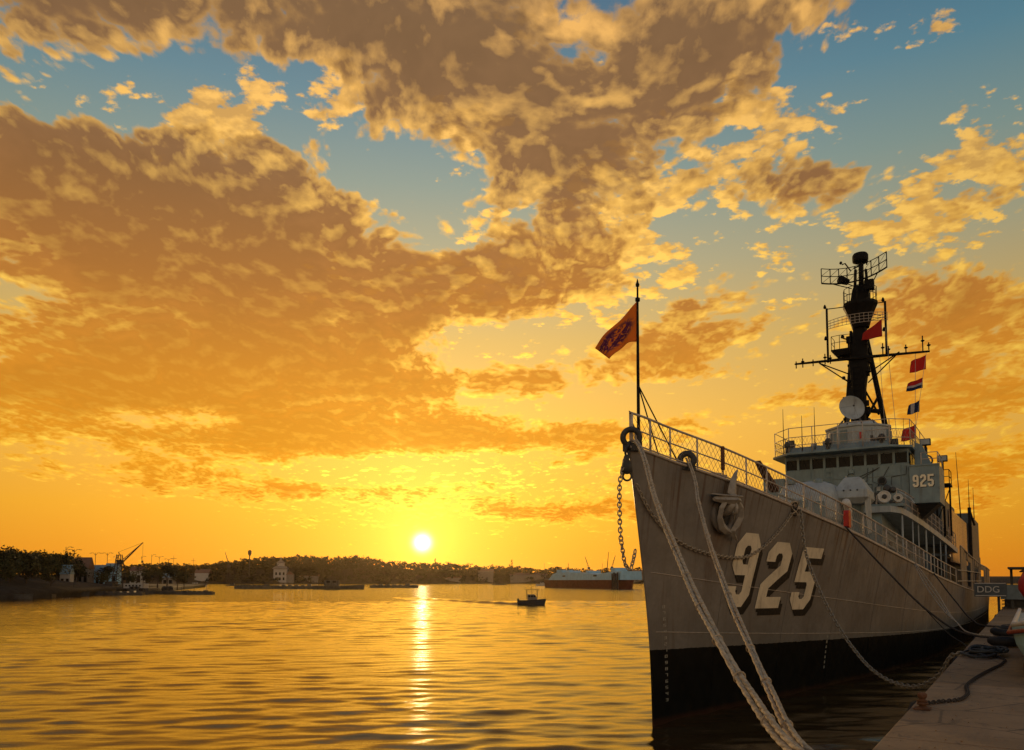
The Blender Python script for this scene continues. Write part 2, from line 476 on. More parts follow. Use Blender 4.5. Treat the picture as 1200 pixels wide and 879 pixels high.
def hull_mat():
    """grey topsides over black bottom paint, weathered"""
    m = bpy.data.materials.new('hull_paint'); m.use_nodes = True
    nt = NT(m.node_tree); nt.n.clear()
    b = nt.node('ShaderNodeBsdfPrincipled'); o = nt.node('ShaderNodeOutputMaterial')
    nt.l.new(b.outputs[0], o.inputs[0])
    t = nt.node('ShaderNodeTexCoord').outputs['Object']
    x, y, z = nt.xyz(t)
    big = nt.noise(t, 0.55, 6, 0.6)
    fine = nt.noise(t, 7.0, 6, 0.65)
    st = nt.noise(nt.mapping(t, scale=(1.6, 1.6, 0.10)), 1.7, 8, 0.68)
    blot = nt.noise(t, 1.9, 8, 0.7)
    grey = nt.mix(nt.sstep(big, 0.3, 0.7), (0.180, 0.158, 0.134, 1), (0.262, 0.234, 0.202, 1))
    grey = nt.mix(nt.m('MULTIPLY', nt.sstep(fine, 0.35, 0.75), 0.30), grey, (0.13, 0.112, 0.092, 1))
    grey = nt.mix(nt.m('MULTIPLY', nt.sstep(st, 0.52, 0.74), 0.55), grey, (0.105, 0.062, 0.036, 1))
    grey = nt.mix(nt.m('MULTIPLY', nt.sstep(blot, 0.60, 0.70), 0.45), grey, (0.12, 0.055, 0.025, 1))
    # rust weeping from the deck edge and the hawse pipe
    zd_ = nt.m('SUBTRACT', nt.m('SUBTRACT', 7.8, nt.m('MULTIPLY', nt.m('MINIMUM', x, 30.0), .125)), z)
    wn_ = nt.noise(nt.mapping(t, scale=(5.0, 0.01, 0.10)), 1.0, 5, .7)
    weep = nt.m('MULTIPLY', nt.sstep(wn_, .52, .64), nt.sstep(zd_, .0, 3.4, 1.0, 0.0))
    grey = nt.mix(nt.m('MULTIPLY', weep, .85), grey, (0.095, 0.042, 0.020, 1))
    hw = nt.m('MULTIPLY', nt.sstep(nt.m('ABSOLUTE', nt.m('SUBTRACT', nt.m('ADD', x, nt.m('MULTIPLY', st, .4)), 2.85)), .05, .55, 1.0, 0.0), nt.m('MULTIPLY', nt.sstep(z, 3.2, 6.0), nt.sstep(z, 6.2, 6.6, 1.0, 0.0)))
    grey = nt.mix(nt.m('MULTIPLY', nt.m('MULTIPLY', hw, nt.sstep(st, .3, .6)), .7), grey, (0.11, 0.050, 0.024, 1))
    # repainted patches, slightly different grey
    vor = nt.node('ShaderNodeTexVoronoi', feature='F1'); nt.put(vor.inputs['Vector'], nt.mapping(t, scale=(0.35, 0.35, 0.55)))
    vor.inputs['Scale'].default_value = 1.0
    cr = nt.node('ShaderNodeSeparateColor'); nt.put(cr.inputs[0], vor.outputs['Color'])
    grey = nt.mix(nt.m('MULTIPLY', nt.sstep(cr.outputs[0], 0.55, 0.6), 0.22), grey, (0.235, 0.208, 0.175, 1))
    black = nt.mix(nt.sstep(blot, 0.35, 0.7), (0.006, 0.006, 0.006, 1), (0.014, 0.013, 0.011, 1))
    # height of the paint boundary sinks slowly going aft
    edge = nt.m('SUBTRACT', 2.18, nt.m('MULTIPLY', nt.m('MINIMUM', x, 33.0), 0.0265))
    zz = nt.m('ADD', z, nt.m('MULTIPLY', nt.m('SUBTRACT', nt.noise(t, 5.0, 6, .7), 0.5), 0.10))
    f = nt.m('GREATER_THAN', zz, edge)
    c = nt.mix(f, black, grey)
    # slime and rust at the waterline
    wl = nt.sstep(nt.m('ADD', z, nt.m('MULTIPLY', blot, 0.12)), 0.12, 0.30, 1.0, 0.0)
    c = nt.mix(nt.m('MULTIPLY', wl, 0.6), c, (0.10, 0.035, 0.014, 1))
    nt.put(b.inputs['Base Color'], c)
    nt.put(b.inputs['Roughness'], nt.sstep(blot, 0.3, 0.7, 0.42, 0.62))
    nt.put(b.inputs['Specular IOR Level'], nt.m('MULTIPLY_ADD', f, 0.22, 0.10))
    bp = nt.node('ShaderNodeBump'); bp.inputs['Strength'].default_value = 0.8; bp.inputs['Distance'].default_value = 0.04
    fr = nt.m('SINE', nt.m('MULTIPLY', x, 2 * math.pi / .72)); fr2 = nt.m('SINE', nt.m('MULTIPLY', z, 2 * math.pi / 1.15))
    nt.put(bp.inputs['Height'], nt.m('ADD', nt.m('ADD', nt.noise(t, 0.9, 3), nt.m('MULTIPLY', fine, 0.15)), nt.m('MULTIPLY', nt.m('MULTIPLY', fr, fr2), nt.m('MULTIPLY', big, 0.22))))
    nt.l.new(bp.outputs[0], b.inputs['Normal'])
    return m


M_HULL = hull_mat()
M_GREY = cmat('superstructure_grey_paint', (0.20, 0.27, 0.285), 0.5, 0.14, 1.6, rust=0.25, streak=0.35, bump=0.1)
M_LGREY = cmat('pale_grey_paint', (0.40, 0.435, 0.43), 0.5, 0.12, 1.4, rust=0.2, streak=0.35)
M_WHITE = cmat('gun_white_paint', (0.60, 0.575, 0.52), 0.45, 0.10, 1.4, streak=0.3, rust=0.12)
M_RAIL = cmat('rail_paint', (0.52, 0.43, 0.34), 0.55, 0.2, 6.0, rust=0.4)
M_DECK = cmat('deck_paint', (0.12, 0.11, 0.10), 0.75, 0.25, 1.0, rust=0.35)
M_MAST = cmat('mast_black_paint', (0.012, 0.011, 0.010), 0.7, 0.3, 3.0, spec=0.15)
M_DARK = cmat('dark_recess_paint', (0.055, 0.055, 0.052), 0.6, 0.3, 2.0, rust=0.3)
M_DIGIT = cmat('hull_number_cream', (0.82, 0.70, 0.50), 0.55, 0.10, 2.2, streak=0.35, rust=0.30)
M_BLACK = cmat('hull_number_black', (0.012, 0.010, 0.009), 0.55, 0.3, 3.0)
M_RUST = cmat('rusty_iron', (0.14, 0.060, 0.028), 0.8, 0.4, 8.0, bump=0.4, bscale=30)
M_CHAIN = cmat('weathered_chain_iron', (0.40, 0.33, 0.24), 0.55, 0.35, 9.0, metal=0.1, rust=0.3)
M_WIRE = cmat('net_wire', (0.30, 0.25, 0.19), 0.6, 0.2, 6.0)
M_FENDR = cmat('life_ring_red', (0.55, 0.035, 0.025), 0.5, 0.2, 5.0)
M_BGREY = cmat('blue_black_casing_paint', (0.085, 0.108, 0.125), 0.55, 0.2, 1.4, rust=0.2, streak=0.3)
M_GLASS = cmat('dark_window_glass', (0.010, 0.012, 0.013), 0.15, 0.2, 2.0, spec=0.12)
M_SIDELIT = cmat('sunset_lit_side_panel', (0.66, 0.42, 0.24), 0.35, 0.12, 1.0, streak=0.3, rust=0.15)  # orange evening light on the side screen, put into its base colour

AXIS = R(32.9384)
STEM0 = Vector((4.11, 23.52, 0.0))
SH = empty('warship', STEM0, math.pi / 2 - AXIS)
tag(SH, 'large grey warship with hull number 925 moored bow first beside the pier', 'warship')


def S(s, n, z): return Vector((s, -n, z))          # s metres aft of the stem, n to port, z above water


_A = Vector((math.sin(AXIS), math.cos(AXIS), 0)); _Nn = Vector((math.cos(AXIS), -math.sin(AXIS), 0))


def G(s, n, z): return STEM0 + _A * s + _Nn * n + Vector((0, 0, z))   # same point in the world


def fi(x, xs, ys): return float(np.interp(x, xs, ys))


def smooth_tab(xs, ys):
    """monotone-ish smooth interpolation through a table"""
    xs = np.array(xs, float); ys = np.array(ys, float)
    m = np.gradient(ys, xs)
    def f(x):
        x = min(max(x, xs[0]), xs[-1])
        i = min(int(np.searchsorted(xs, x, 'right')) - 1, len(xs) - 2)
        h = xs[i + 1] - xs[i]; t = (x - xs[i]) / h
        return float((2 * t ** 3 - 3 * t ** 2 + 1) * ys[i] + (t ** 3 - 2 * t ** 2 + t) * h * m[i] + (-2 * t ** 3 + 3 * t ** 2) * ys[i + 1] + (t ** 3 - t ** 2) * h * m[i + 1])
    return f


f_deckz = smooth_tab([-1.5, 0, 2, 5, 8, 12, 16, 22, 28, 36, 48, 60, 80, 112], [8.0, 7.78, 7.46, 7.02, 6.6, 6.1, 5.6, 4.95, 4.42, 3.95, 3.48, 3.3, 3.3, 3.6])
f_deckb = smooth_tab([0, .3, 1.5, 3.5, 6.5, 9.5, 13.5, 17.5, 23.5, 29.5, 36.5, 46.5, 61.5, 81.5, 106, 113], [.0, .16, .56, 1.36, 2.22, 2.92, 3.66, 4.22, 4.86, 5.27, 5.6, 5.8, 5.85, 5.7, 4.6, 3.4])
f_wlb = smooth_tab([0, 3, 6, 9, 12, 16, 22, 30, 40, 55, 80, 100, 113], [.0, .62, 1.22, 1.84, 2.45, 3.2, 4.15, 4.95, 5.5, 5.75, 5.6, 4.4, 2.6])
f_stem = smooth_tab([-3, 0, .5, 2.2, 3.7, 5.2, 6.7, 8.1], [.6, .02, 0.0, -.12, -.38, -.74, -1.12, -1.48])


def hb(s, z):
    """half breadth of the hull"""
    u = s - f_stem(z) * max(0.0, 1 - s / 45.0)
    u = max(0.0, u)
    zd = f_deckz(s)
    t = min(max(z / zd, 0.0), 1.0)
    w = f_wlb(u); d = f_deckb(u)
    if z < 0: w *= (1 + z * 0.12)
    return w + (d - w) * t ** 1.35


def hull_pt(s, z, off=0.0):
    e = 0.02
    n0 = hb(s, z)
    dn_ds = (hb(s + e, z) - hb(s - e, z)) / (2 * e); dn_dz = (hb(s, z + e) - hb(s, z - e)) / (2 * e)
    nrm = Vector((-dn_ds, 1.0, -dn_dz)).normalized()       # in (s, n, z)
    p = Vector((s, n0, z)) + nrm * off
    return S(p.x, p.y, p.z)


# hull shell
us = np.concatenate([np.linspace(0, 1, 10) ** 1.6 * 3, np.linspace(3, 30, 46)[1:], np.linspace(30, 113, 40)[1:]])
zt = np.concatenate([[-1.2, -0.4], np.linspace(0, 1, 19)])
mb = MB(); rows_p = []; rows_s = []
for u in us:
    rp = []; rs = []
    for t in zt:
        # station follows the stem rake near the bow
        s_deck = u - 1.46 * max(0.0, 1 - u / 45.0)
        z = t if t < 0 else t * f_deckz(s_deck)
        s_ = u + f_stem(z) * max(0.0, 1 - u / 45.0)
        zd = f_deckz(s_deck); tt = min(max(z / zd, 0), 1)
        w = f_wlb(u) * (1 + min(z, 0) * 0.12); d = f_deckb(u)
        n_ = w + (d - w) * tt ** 1.35
        rp.append(S(s_, n_ + 0.025, z)); rs.append(S(s_, -n_ - 0.025, z))
    rows_p.append(rp); rows_s.append(rs)
mb.grid(rows_p); mb.grid(rows_s)
mb.grid([rows_p[0], rows_s[0]])            # stem bar
mb.grid([rows_p[-1], rows_s[-1]])          # transom
hull = mb.build('hull', M_HULL, SH, smooth=True)
# weather deck
mb = MB()
mb.grid([[r[-1] + Vector((0, 0, -0.06)) for r in rows_p], [r[-1] + Vector((0, 0, -0.06)) for r in rows_s]])
mb.build('weather_deck', M_DECK, SH)
# gunwale bar along both deck edges
for rows in (rows_p, rows_s):
    MB().tube([r[-1] for r in rows], 0.045, 6).build('gunwale', M_RAIL, SH, smooth=True)
# plate seams: raised weld lines that follow the hull
for zf in (0.34, 0.56):
    pts = []
    for u in us[2:-20]:
        s_deck = u - 1.46 * max(0.0, 1 - u / 45.0)
        z = zf * f_deckz(s_deck)
        pts.append(hull_pt(u + f_stem(z) * max(0.0, 1 - u / 45.0), z, 0.026))
    MB().tube(pts, 0.013, 5).build('plate_seam', M_RAIL, SH, smooth=True)
for s_ in (3.1, 7.4, 11.6, 15.9, 20.5, 26.0, 32.0, 39.0):
    zd = f_deckz(s_)
    MB().tube([hull_pt(s_ + 0.03 * k, 0.4 + (zd - 0.5) * k / 12, 0.026) for k in range(13)], 0.006, 5).build('plate_seam', M_HULL, SH, smooth=True)


# ---- painted hull number, thin sheets laid on the plating
def sub_poly(poly, n=5):
    out = []
    for i, p in enumerate(poly):
        q = poly[(i + 1) % len(poly)]
        for k in range(n):
            out.append((p[0] + (q[0] - p[0]) * k / n, p[1] + (q[1] - p[1]) * k / n))
    return out


def strips_to_hull(strips, s0, z0, sc_s, sc_z, slope, off, name, mt, parent, shift=(0, 0)):
    """strips: quads in a unit glyph box, mapped to (s, z) on the port side"""
    mbx = MB()
    for q in strips:
        rows = []
        for i in range(7):
            a = i / 6
            L = (q[0][0] + (q[3][0] - q[0][0]) * a, q[0][1] + (q[3][1] - q[0][1]) * a)
            Rr = (q[1][0] + (q[2][0] - q[1][0]) * a, q[1][1] + (q[2][1] - q[1][1]) * a)
            row = []
            for k in range(7):
                b = k / 6
                gx = L[0] + (Rr[0] - L[0]) * b + shift[0]; gy = L[1] + (Rr[1] - L[1]) * b + shift[1]
                s_ = s0 + gx * sc_s + 0.36 * gy; z_ = z0 + gy * sc_z + slope * (gx * sc_s)
                row.append(hull_pt(s_, z_, off))
            rows.append(row)
        mbx.grid(rows)
    o = mbx.build(name, mt, parent, smooth=True)
    bm = bmesh.new(); bm.from_mesh(o.data)
    bmesh.ops.remove_doubles(bm, verts=bm.verts, dist=0.0005)
    bm.to_mesh(o.data); bm.free()
    return o


# block digits, cut as convex quads (x 0..1, y 0..1); corners chamfered
def _digits(w=.37, h=.17):
    r = 1 - w; c = .84; k = .16
    i0, i1 = w + .07, r - .07
    top = [[(0, c), (w, 1 - h - .04), (i0, 1 - h), (.24, 1)], [(.24, 1), (i0, 1 - h), (i1, 1 - h), (.76, 1)], [(.76, 1), (i1, 1 - h), (r, 1 - h - .04), (1, c)]]
    bot = [[(1, k), (r, h + .04), (i1, h), (.76, 0)], [(.76, 0), (i1, h), (i0, h), (.24, 0)], [(.24, 0), (i0, h), (w, h + .04), (0, k)]]
    return {
        '9': top + [[(0, .56), (w, .62), (w, 1 - h - .04), (0, c)], [(1, c), (r, 1 - h - .04), (r, h + .04), (1, k)], [(0, .56), (.2, .43), (i0, .575), (w, .62)],
                    [(.2, .43), (r, .43), (r, .575), (i0, .575)]] + bot + [[(0, k), (w, h + .04), (w, .28), (0, .28)]],
        '2': top + [[(0, .70), (w, .70), (w, 1 - h - .04), (0, c)], [(1, c), (r, 1 - h - .04), (r, .65), (1, .57)], [(1, .57), (r, .65), (.22, .47), (.66, .43)],
                    [(.22, .47), (0, .36), (w, .30), (.66, .43)], [(0, .36), (w, .30), (w, h), (0, h)], [(0, h), (1, h), (1, 0), (0, 0)]],
        '5': [[(0, 1), (1, 1), (1, 1 - h), (0, 1 - h)], [(0, 1 - h), (w, 1 - h), (w, .61), (0, .61)], [(0, .61), (.74, .61), (.58, .44), (0, .44)], [(.74, .61), (1, .47), (r, .40), (.58, .44)],
              [(1, .47), (r, .40), (r, h + .04), (1, k)]] + bot + [[(0, k), (w, h + .04), (w, .28), (0, .28)]],
    }


DIG = _digits()
HN = [('9', 3.40, 3.36, 1.42, 2.44), ('2', 5.38, 3.27, 1.60, 2.30), ('5', 7.68, 3.17, 1.62, 2.28)]
for ch, s0, z0, ws, hz_ in HN:
    o = strips_to_hull(DIG[ch], s0, z0, ws, hz_, -0.012, 0.040, 'hull_digit', M_DIGIT, SH)
    tag(o, 'cream block figure %s with black drop shadow' % ch)
    strips_to_hull(DIG[ch], s0, z0, ws, hz_, -0.012, 0.033, 'digit_shadow', M_BLACK, o, shift=(0.17, -0.105))
    strips_to_hull(DIG[ch], s0, z0, ws, hz_, -0.012, 0.030, 'digit_shadow', M_BLACK, o, shift=(0.085, -0.052))

# draught marks: small digits up the bow and further aft
SEG = {'0': 'abcdef', '1': 'bc', '2': 'abged', '3': 'abgcd', '4': 'fgbc', '5': 'afgcd', '6': 'afgedc', '7': 'abc', '8': 'abcdefg', '9': 'abcdfg'}
SEGQ = {'a': (0, .86, 1, 1), 'b': (.72, .5, 1, 1), 'c': (.72, 0, 1, .5), 'd': (0, 0, 1, .14), 'e': (0, 0, .28, .5), 'f': (0, .5, .28, 1), 'g': (0, .43, 1, .57)}
M_DRAFT = cmat('draught_mark_white', (0.42, 0.38, 0.30), 0.6, 0.2, 8.0)
for i in range(16):
    z0 = 0.62 + i * 0.185
    chs = str(13 + i)[-1]
    s0 = 0.62 + f_stem(z0) * 0.98
    mbx = MB()
    for q in SEG[chs]:
        x0, y0, x1, y1 = SEGQ[q]
        mbx.grid([[hull_pt(s0 + 0.13 * x0, z0 + 0.09 * y0, .034), hull_pt(s0 + 0.13 * x1, z0 + 0.09 * y0, .034)],
                  [hull_pt(s0 + 0.13 * x0, z0 + 0.09 * y1, .034), hull_pt(s0 + 0.13 * x1, z0 + 0.09 * y1, .034)]])
    mbx.build('draught_mark', M_DRAFT, SH)
for i in range(7):
    z0 = 0.75 + i * 0.2
    MB().grid([[hull_pt(11.4, z0, .034), hull_pt(11.5, z0, .034)], [hull_pt(11.4, z0 + .11, .034), hull_pt(11.5, z0 + .11, .034)]]).build('draught_mark', M_DRAFT, SH)


# ---- forecastle rails with wire netting
def deck_edge(s, side, dn=0.0, dz=0.0):
    u = max(0.0, s + 1.46 * max(0.0, 1 - (s + 1.4) / 45.0))
    return S(s, side * (f_deckb(u) - 0.06 + dn), f_deckz(s) + dz)


RAIL_S = [-1.30, -0.62, 0.25, 1.35, 2.5, 3.75, 5.0, 6.3, 7.6, 9.0, 10.4, 11.9, 13.4, 15.0, 16.6, 18.3, 20.1, 22.0, 24.0, 26.0, 28.2, 30.6, 33.2, 36.0]
for side in (1, -1):
    smax = RAIL_S[-1]
    for s_ in RAIL_S:
        p = deck_edge(s_, side)
        MB().tube([p, p + Vector((0, 0, 1.02))], 0.030 if s_ > 0 else 0.036, 6).build('stanchion', M_RAIL, SH, smooth=True)
    ss = np.linspace(-1.30, smax, 90)
    for hgt, r in ((1.02, 0.034), (0.56, 0.022), (0.12, 0.024)):
        MB().tube([deck_edge(s_, side, 0, hgt) for s_ in ss], r, 6).build('guard_rail', M_RAIL, SH, smooth=True)
    # diamond netting
    mbn = MB(); L = 0.20; nn_ = int((24.0 + 1.2) / L)
    for i in range(nn_):
        for d in (1, -1):
            a0 = -1.25 + i * L
            a1 = a0 + d * 0.62
            if not (-1.3 <= a1 <= 24.5): continue
            ps = [deck_edge(a0 + (a1 - a0) * k / 2, side, 0.012 * d, 0.14 + 0.86 * k / 2) for k in range(3)]
            mbn.tube(ps, 0.0065, 3, cap=False)
    tag(mbn.build('rail_netting', M_WIRE, SH), kind='stuff')
# cross rail at the very stem
MB().tube([deck_edge(-1.30, 1, 0, 1.02), S(-1.42, 0, 9.02), deck_edge(-1.30, -1, 0, 1.02)], 0.03, 6).build('guard_rail', M_RAIL, SH, smooth=True)

# ---- bullnose at the stem and ring chock behind it
mb = MB(); mb.torus(S(-1.34, 0.02, 8.28), 0.235, 0.085, axis=(1, 0.55, 0.10), seg=24, ts=10)
mb.box(S(-1.30, 0, 7.98), (0.30, 0.42, 0.20), rz=0.1)
mb.build('bullnose_chock', M_DARK, SH, smooth=False, bevel=0.01)
for side in (1, -1):
    p = deck_edge(0.92, side, 0.0, 0.22)
    mb = MB(); mb.torus(p, 0.20, 0.095, axis=(0.94, side * 0.34, 0.05), seg=22, ts=10)
    mb.box(p + Vector((0, 0, -0.24)), (0.50, 0.20, 0.14), rz=R(-35 * side))
    mb.build('ring_chock', M_DARK, SH)

# ---- jackstaff
mb = MB()
mb.tube([S(-0.78, 0, 7.8), S(-0.77, 0, 10.6), S(-0.74, 0, 12.85)], [0.055, 0.047, 0.030], 8)
mb.lathe([(0.0, 0), (.05, .03), (.06, .09), (.035, .15), (.02, .22), (.0, .27)], S(-0.74, 0, 12.85), seg=10)
mb.lathe([(.05, 0), (.075, .02), (.075, .10), (.05, .12)], S(-0.745, 0, 12.42), seg=8)
mb.lathe([(.07, 0), (.11, .03), (.11, .22), (.07, .26)], S(-0.78, 0, 8.02), seg=8)
mb.build('jackstaff', M_MAST, SH, smooth=False)
for side, sx in ((1, 0.62), (1, -0.2), (-1, 0.62)):
    q = deck_edge(sx, side, -0.02, 0.02)
    MB().tube([S(-0.77, 0.0, 9.92), q], 0.020, 6).build('jackstaff_stay', M_MAST, SH, smooth=True)

# ---- anchor in its bolster, port bow
ac = Vector((2.62, hb(2.62, 6.55), 6.55))
e_ = 0.05
an = Vector((-(hb(2.67, 6.55) - hb(2.57, 6.55)) / 0.1, 1.0, -(hb(2.62, 6.6) - hb(2.62, 6.5)) / 0.1)).normalized()
at = Vector((1, -an.x / an.y if False else (hb(2.67, 6.55) - hb(2.57, 6.55)) / 0.1, 0)).normalized()
au = at.cross(an).normalized()
if au.z < 0: au = -au


def AP(x, y, d):            # x along the hull aft, y up, d out from the plating
    p = ac + at * x + au * y + an * d
    return S(p.x, p.y, p.z)


adir = lambda v: Vector((v.x, -v.y, v.z))
M_ANCH = cmat('anchor_paint', (0.34, 0.30, 0.25), 0.55, 0.2, 4.0, rust=0.4)
anc = MB()
anc.torus(AP(0.05, -0.30, 0.05), 0.46, 0.11, axis=adir(an + au * 0.25), seg=30, ts=10)
bol = anc.build('hawse_bolster', M_HULL, SH, smooth=True)
a = MB(); a.lathe([(.40, 0), (.36, .05), (.05, .06)], AP(0.05, -0.30, 0.03), axis=adir(an), seg=20); a.build('hawse_hole', M_DARK, bol)
a = MB()
a.tube([AP(0.05, -0.30, -0.05), AP(0.03, -0.10, 0.26), AP(0.0, 0.16, 0.40)], [0.12, 0.13, 0.15], 10)
anchor = a.build('anchor', M_ANCH, SH, smooth=True)
tag(anchor, 'stockless anchor housed against the port bow')


def blade(pts, name, thick=.07):
    """pts: (x, y, d, half width) down the middle of a curved blade"""
    g = MB(); rings = []
    for i, (x, y, d, w) in enumerate(pts):
        x2, y2 = pts[min(i + 1, len(pts) - 1)][:2]; x1, y1 = pts[max(i - 1, 0)][:2]
        tx, ty = x2 - x1, y2 - y1; l = math.hypot(tx, ty) or 1; nx, ny = -ty / l, tx / l
        w = w * 1.45
        rings.append([AP(x - nx * w, y - ny * w, d), AP(x, y, d + thick * (w / .2 + .3)), AP(x + nx * w, y + ny * w, d), AP(x, y, d - thick * .6)])
    g.loft(rings); return g.build(name, M_ANCH, anchor, smooth=False, bevel=.012)


# crown: a thick arm across the top with the tripping palm
blade([(-.66, .22, .16, .05), (-.40, .24, .34, .09), (0, .28, .46, .12), (.34, .25, .36, .09), (.58, .20, .18, .05)], 'anchor_crown', .12)
a = MB()
a.loft([[AP(x, 0.36 + 0.045 * k + 0.02 * x, d) for x, d in ((-.74, .10), (-.58, .36), (0, .56), (.50, .40), (.62, .12), (.3, .04), (-.35, .04))] for k in (0, 1)])
a.build('anchor_palm', M_ANCH, anchor, bevel=0.012)
# upper fluke: a horn that stands up from the palm and hooks aft
blade([(.02, .38, .30, .17), (.08, .60, .26, .16), (.16, .84, .20, .12), (.27, 1.06, .16, .075), (.36, 1.20, .14, .02)], 'anchor_fluke')
# lower arm curls round the hawse and ends in the second fluke
blade([(.30, .22, .34, .08), (.52, .02, .36, .09), (.60, -.28, .34, .10), (.50, -.56, .30, .11), (.38, -.72, .26, .10), (.52, -.88, .22, .07), (.78, -1.02, .18, .02)], 'anchor_fluke', .09)
blade([(-.28, .20, .34, .08), (-.42, -.04, .32, .09), (-.40, -.34, .28, .10), (-.22, -.60, .26, .11), (.05, -.74, .26, .09), (.30, -.78, .24, .05)], 'anchor_arm', .09)
a = MB(); a.torus(AP(0.08, -.02, 0.42), 0.16, 0.05, axis=adir(an * .5 + at), seg=18, ts=8)
a.build('anchor_shackle', M_ANCH, anchor, smooth=True)

# ---- forecastle fittings: capstan, bitts, davit post
a = MB(); a.lathe([(.45, 0), (.45, .08), (.28, .14), (.24, .5), (.30, .62), (.42, .68), (.42, .76), (0.1, .8)], S(4.2, 0.3, f_deckz(4.2) - .06), seg=20)
a.build('capstan', M_RAIL, SH, smooth=False)
for s_, n_ in ((3.3, 1.05), (9.5, 2.2), (14.5, 3.2)):
    for side in (1, -1):
        a = MB()
        for ds in (-.28, .28):
            a.lathe([(.11, 0), (.11, .38), (.15, .40), (.15, .46), (.05, .48)], S(s_ + ds, side * n_, f_deckz(s_) - .05), seg=12)
        a.box(S(s_, side * n_, f_deckz(s_) - .02), (.95, .36, .06))
        a.build('mooring_bitts', M_RAIL, SH)
a = MB(); b0 = deck_edge(4.55, 1, -0.05, 1.08); b1 = S(6.35, 2.0, f_deckz(6.3) + .55)
a.loft([[p + Vector((0, w, 0)) * k + Vector((0, 0, h)) for k, h in ((-1, -w * .5), (1, -w * .5), (1, w * .5), (-1, w * .5))] for p, w in ((b0, .09), (b0.lerp(b1, .5), .13), (b1, .15))])
a.build('stowed_davit', M_RUST, SH)
a = MB(); a.box(deck_edge(2.42, 1, 0.05, 0.62), (.12, .10, .66)); a.lathe([(.05, 0), (.08, .04), (.05, .1)], deck_edge(2.42, 1, 0.05, 0.94), seg=8)
a.build('rail_gate_post', M_RUST, SH, bevel=.01)

# ---- breakwater
a = MB()
for side in (1, -1):
    a.prism([S(11.6, 0, f_deckz(11.6) - .1), S(13.6, side * 3.3, f_deckz(13.6) - .1), S(13.6, side * 3.3, f_deckz(13.6) + .55), S(11.6, 0, f_deckz(11.6) + .75)], (0.08, 0, 0))
a.build('breakwater', M_GREY, SH)


# ---- gun mount on the forecastle: rounded weather shield with barrel
def rounded_house(mbx, cx, cn, cz, prof, nseg=20, p=3.2):
    rings = []
    for (rx, rn, z, ds) in prof:
        ring = []
        for k in range(nseg):
            t = 2 * math.pi * k / nseg
            c, s_ = math.cos(t), math.sin(t)
            ring.append(S(cx + ds + rx * math.copysign(abs(c) ** (2 / p), c), cn + rn * math.copysign(abs(s_) ** (2 / p), s_), cz + z))
        rings.append(ring)
    mbx.loft(rings)


gz = f_deckz(20.5) - 0.05
a = MB()
a.lathe([(1.55, 0), (1.55, .85), (1.45, .95), (1.45, 2.1)], S(20.8, 0.0, gz), seg=28)
gun = a.build('gun_mount', M_LGREY, SH, smooth=False)
a = MB()
rounded_house(a, 20.8, 0.0, gz + 2.1, [(1.75, 1.42, 0, 0), (1.85, 1.50, .25, 0), (1.75, 1.45, 1.35, .08), (1.35, 1.25, 1.95, .25), (.7, .8, 2.15, .35), (.1, .1, 2.2, .35)], 28, 3.4)
gsh = a.build('gun_shield', M_LGREY, gun, smooth=True)
for n_, z_, w_, h_ in ((-.9, 2.75, .5, .7), (.1, 3.0, .4, .4), (.85, 2.7, .5, .8), (-.2, 2.45, .9, .12)):
    a = MB(); a.box(S(19.02, n_, gz + z_), (.06, w_, h_)); a.build('shield_hatch', M_GREY, gsh, bevel=.015)
for n_ in (-1.2, -.4, .5, 1.2):
    a = MB(); a.tube([S(19.0, n_, gz + 2.3), S(18.94, n_, gz + 2.9), S(19.0, n_, gz + 3.35)], .02, 5); a.build('shield_rail', M_RAIL, gsh)
for n_, s__ in ((-.7, 20.0), (.6, 20.2), (0, 20.9)):
    a = MB(); a.lathe([(.22, 0), (.22, .16), (.10, .22)], S(s__, n_, gz + 4.12), seg=12); a.build('shield_vent', M_GREY, gsh)
a = MB(); a.tube([S(19.4, -.15, gz + 3.1), S(18.6, -.2, gz + 3.15), S(16.2, -.35, gz + 3.25)], [.16, .085, .07], 10); a.build('gun_barrel', M_LGREY, gun, smooth=True)

# ---- faceted launcher house to port of the gun
a = MB()
c0 = (21.8, 2.0, gz)
ring = lambda ws, wn, z, ds=0: [S(c0[0] + ds - ws, c0[1] - wn, c0[2] + z), S(c0[0] + ds - ws, c0[1] + wn, c0[2] + z), S(c0[0] + ds + ws, c0[1] + wn, c0[2] + z), S(c0[0] + ds + ws, c0[1] - wn, c0[2] + z)]
a.loft([ring(.95, .55, 3.05, .1), ring(1.15, .82, 3.35), ring(1.1, .78, 3.75, .05), ring(.7, .36, 4.45, .2)])
lau = a.build('launcher_house', M_LGREY, SH, bevel=.03)
a = MB(); a.lathe([(.55, 0), (.50, 2.3), (.7, 3.1)], S(21.9, 1.85, gz), seg=10); a.build('launcher_pedestal', M_GREY, lau)
a = MB(); a.prism([S(20.85, 2.62, gz + 3.5), S(21.2, 2.86, gz + 3.5), S(21.6, 2.8, gz + 1.6), S(21.2, 2.7, gz + 1.5)], (0.25, 0, 0)); a.build('launcher_arm', M_LGREY, lau, bevel=.02)
for k in range(3):
    a = MB(); a.lathe([(.045, 0), (.045, .03)], S(20.72 + .02, 1.7 + .32 * k, gz + 3.72), axis=(-1, 0, .3), seg=8); a.build('launcher_port', M_DARK, lau)
# white ventilation cowl beside the gun
a = MB(); a.tube([S(16.9, 2.55, gz + .8), S(16.9, 2.55, gz + 2.35), S(16.75, 2.55, gz + 2.62), S(16.45, 2.55, gz + 2.72)], [.17, .17, .18, .19], 12); a.build('vent_cowl', M_WHITE, SH, smooth=True)


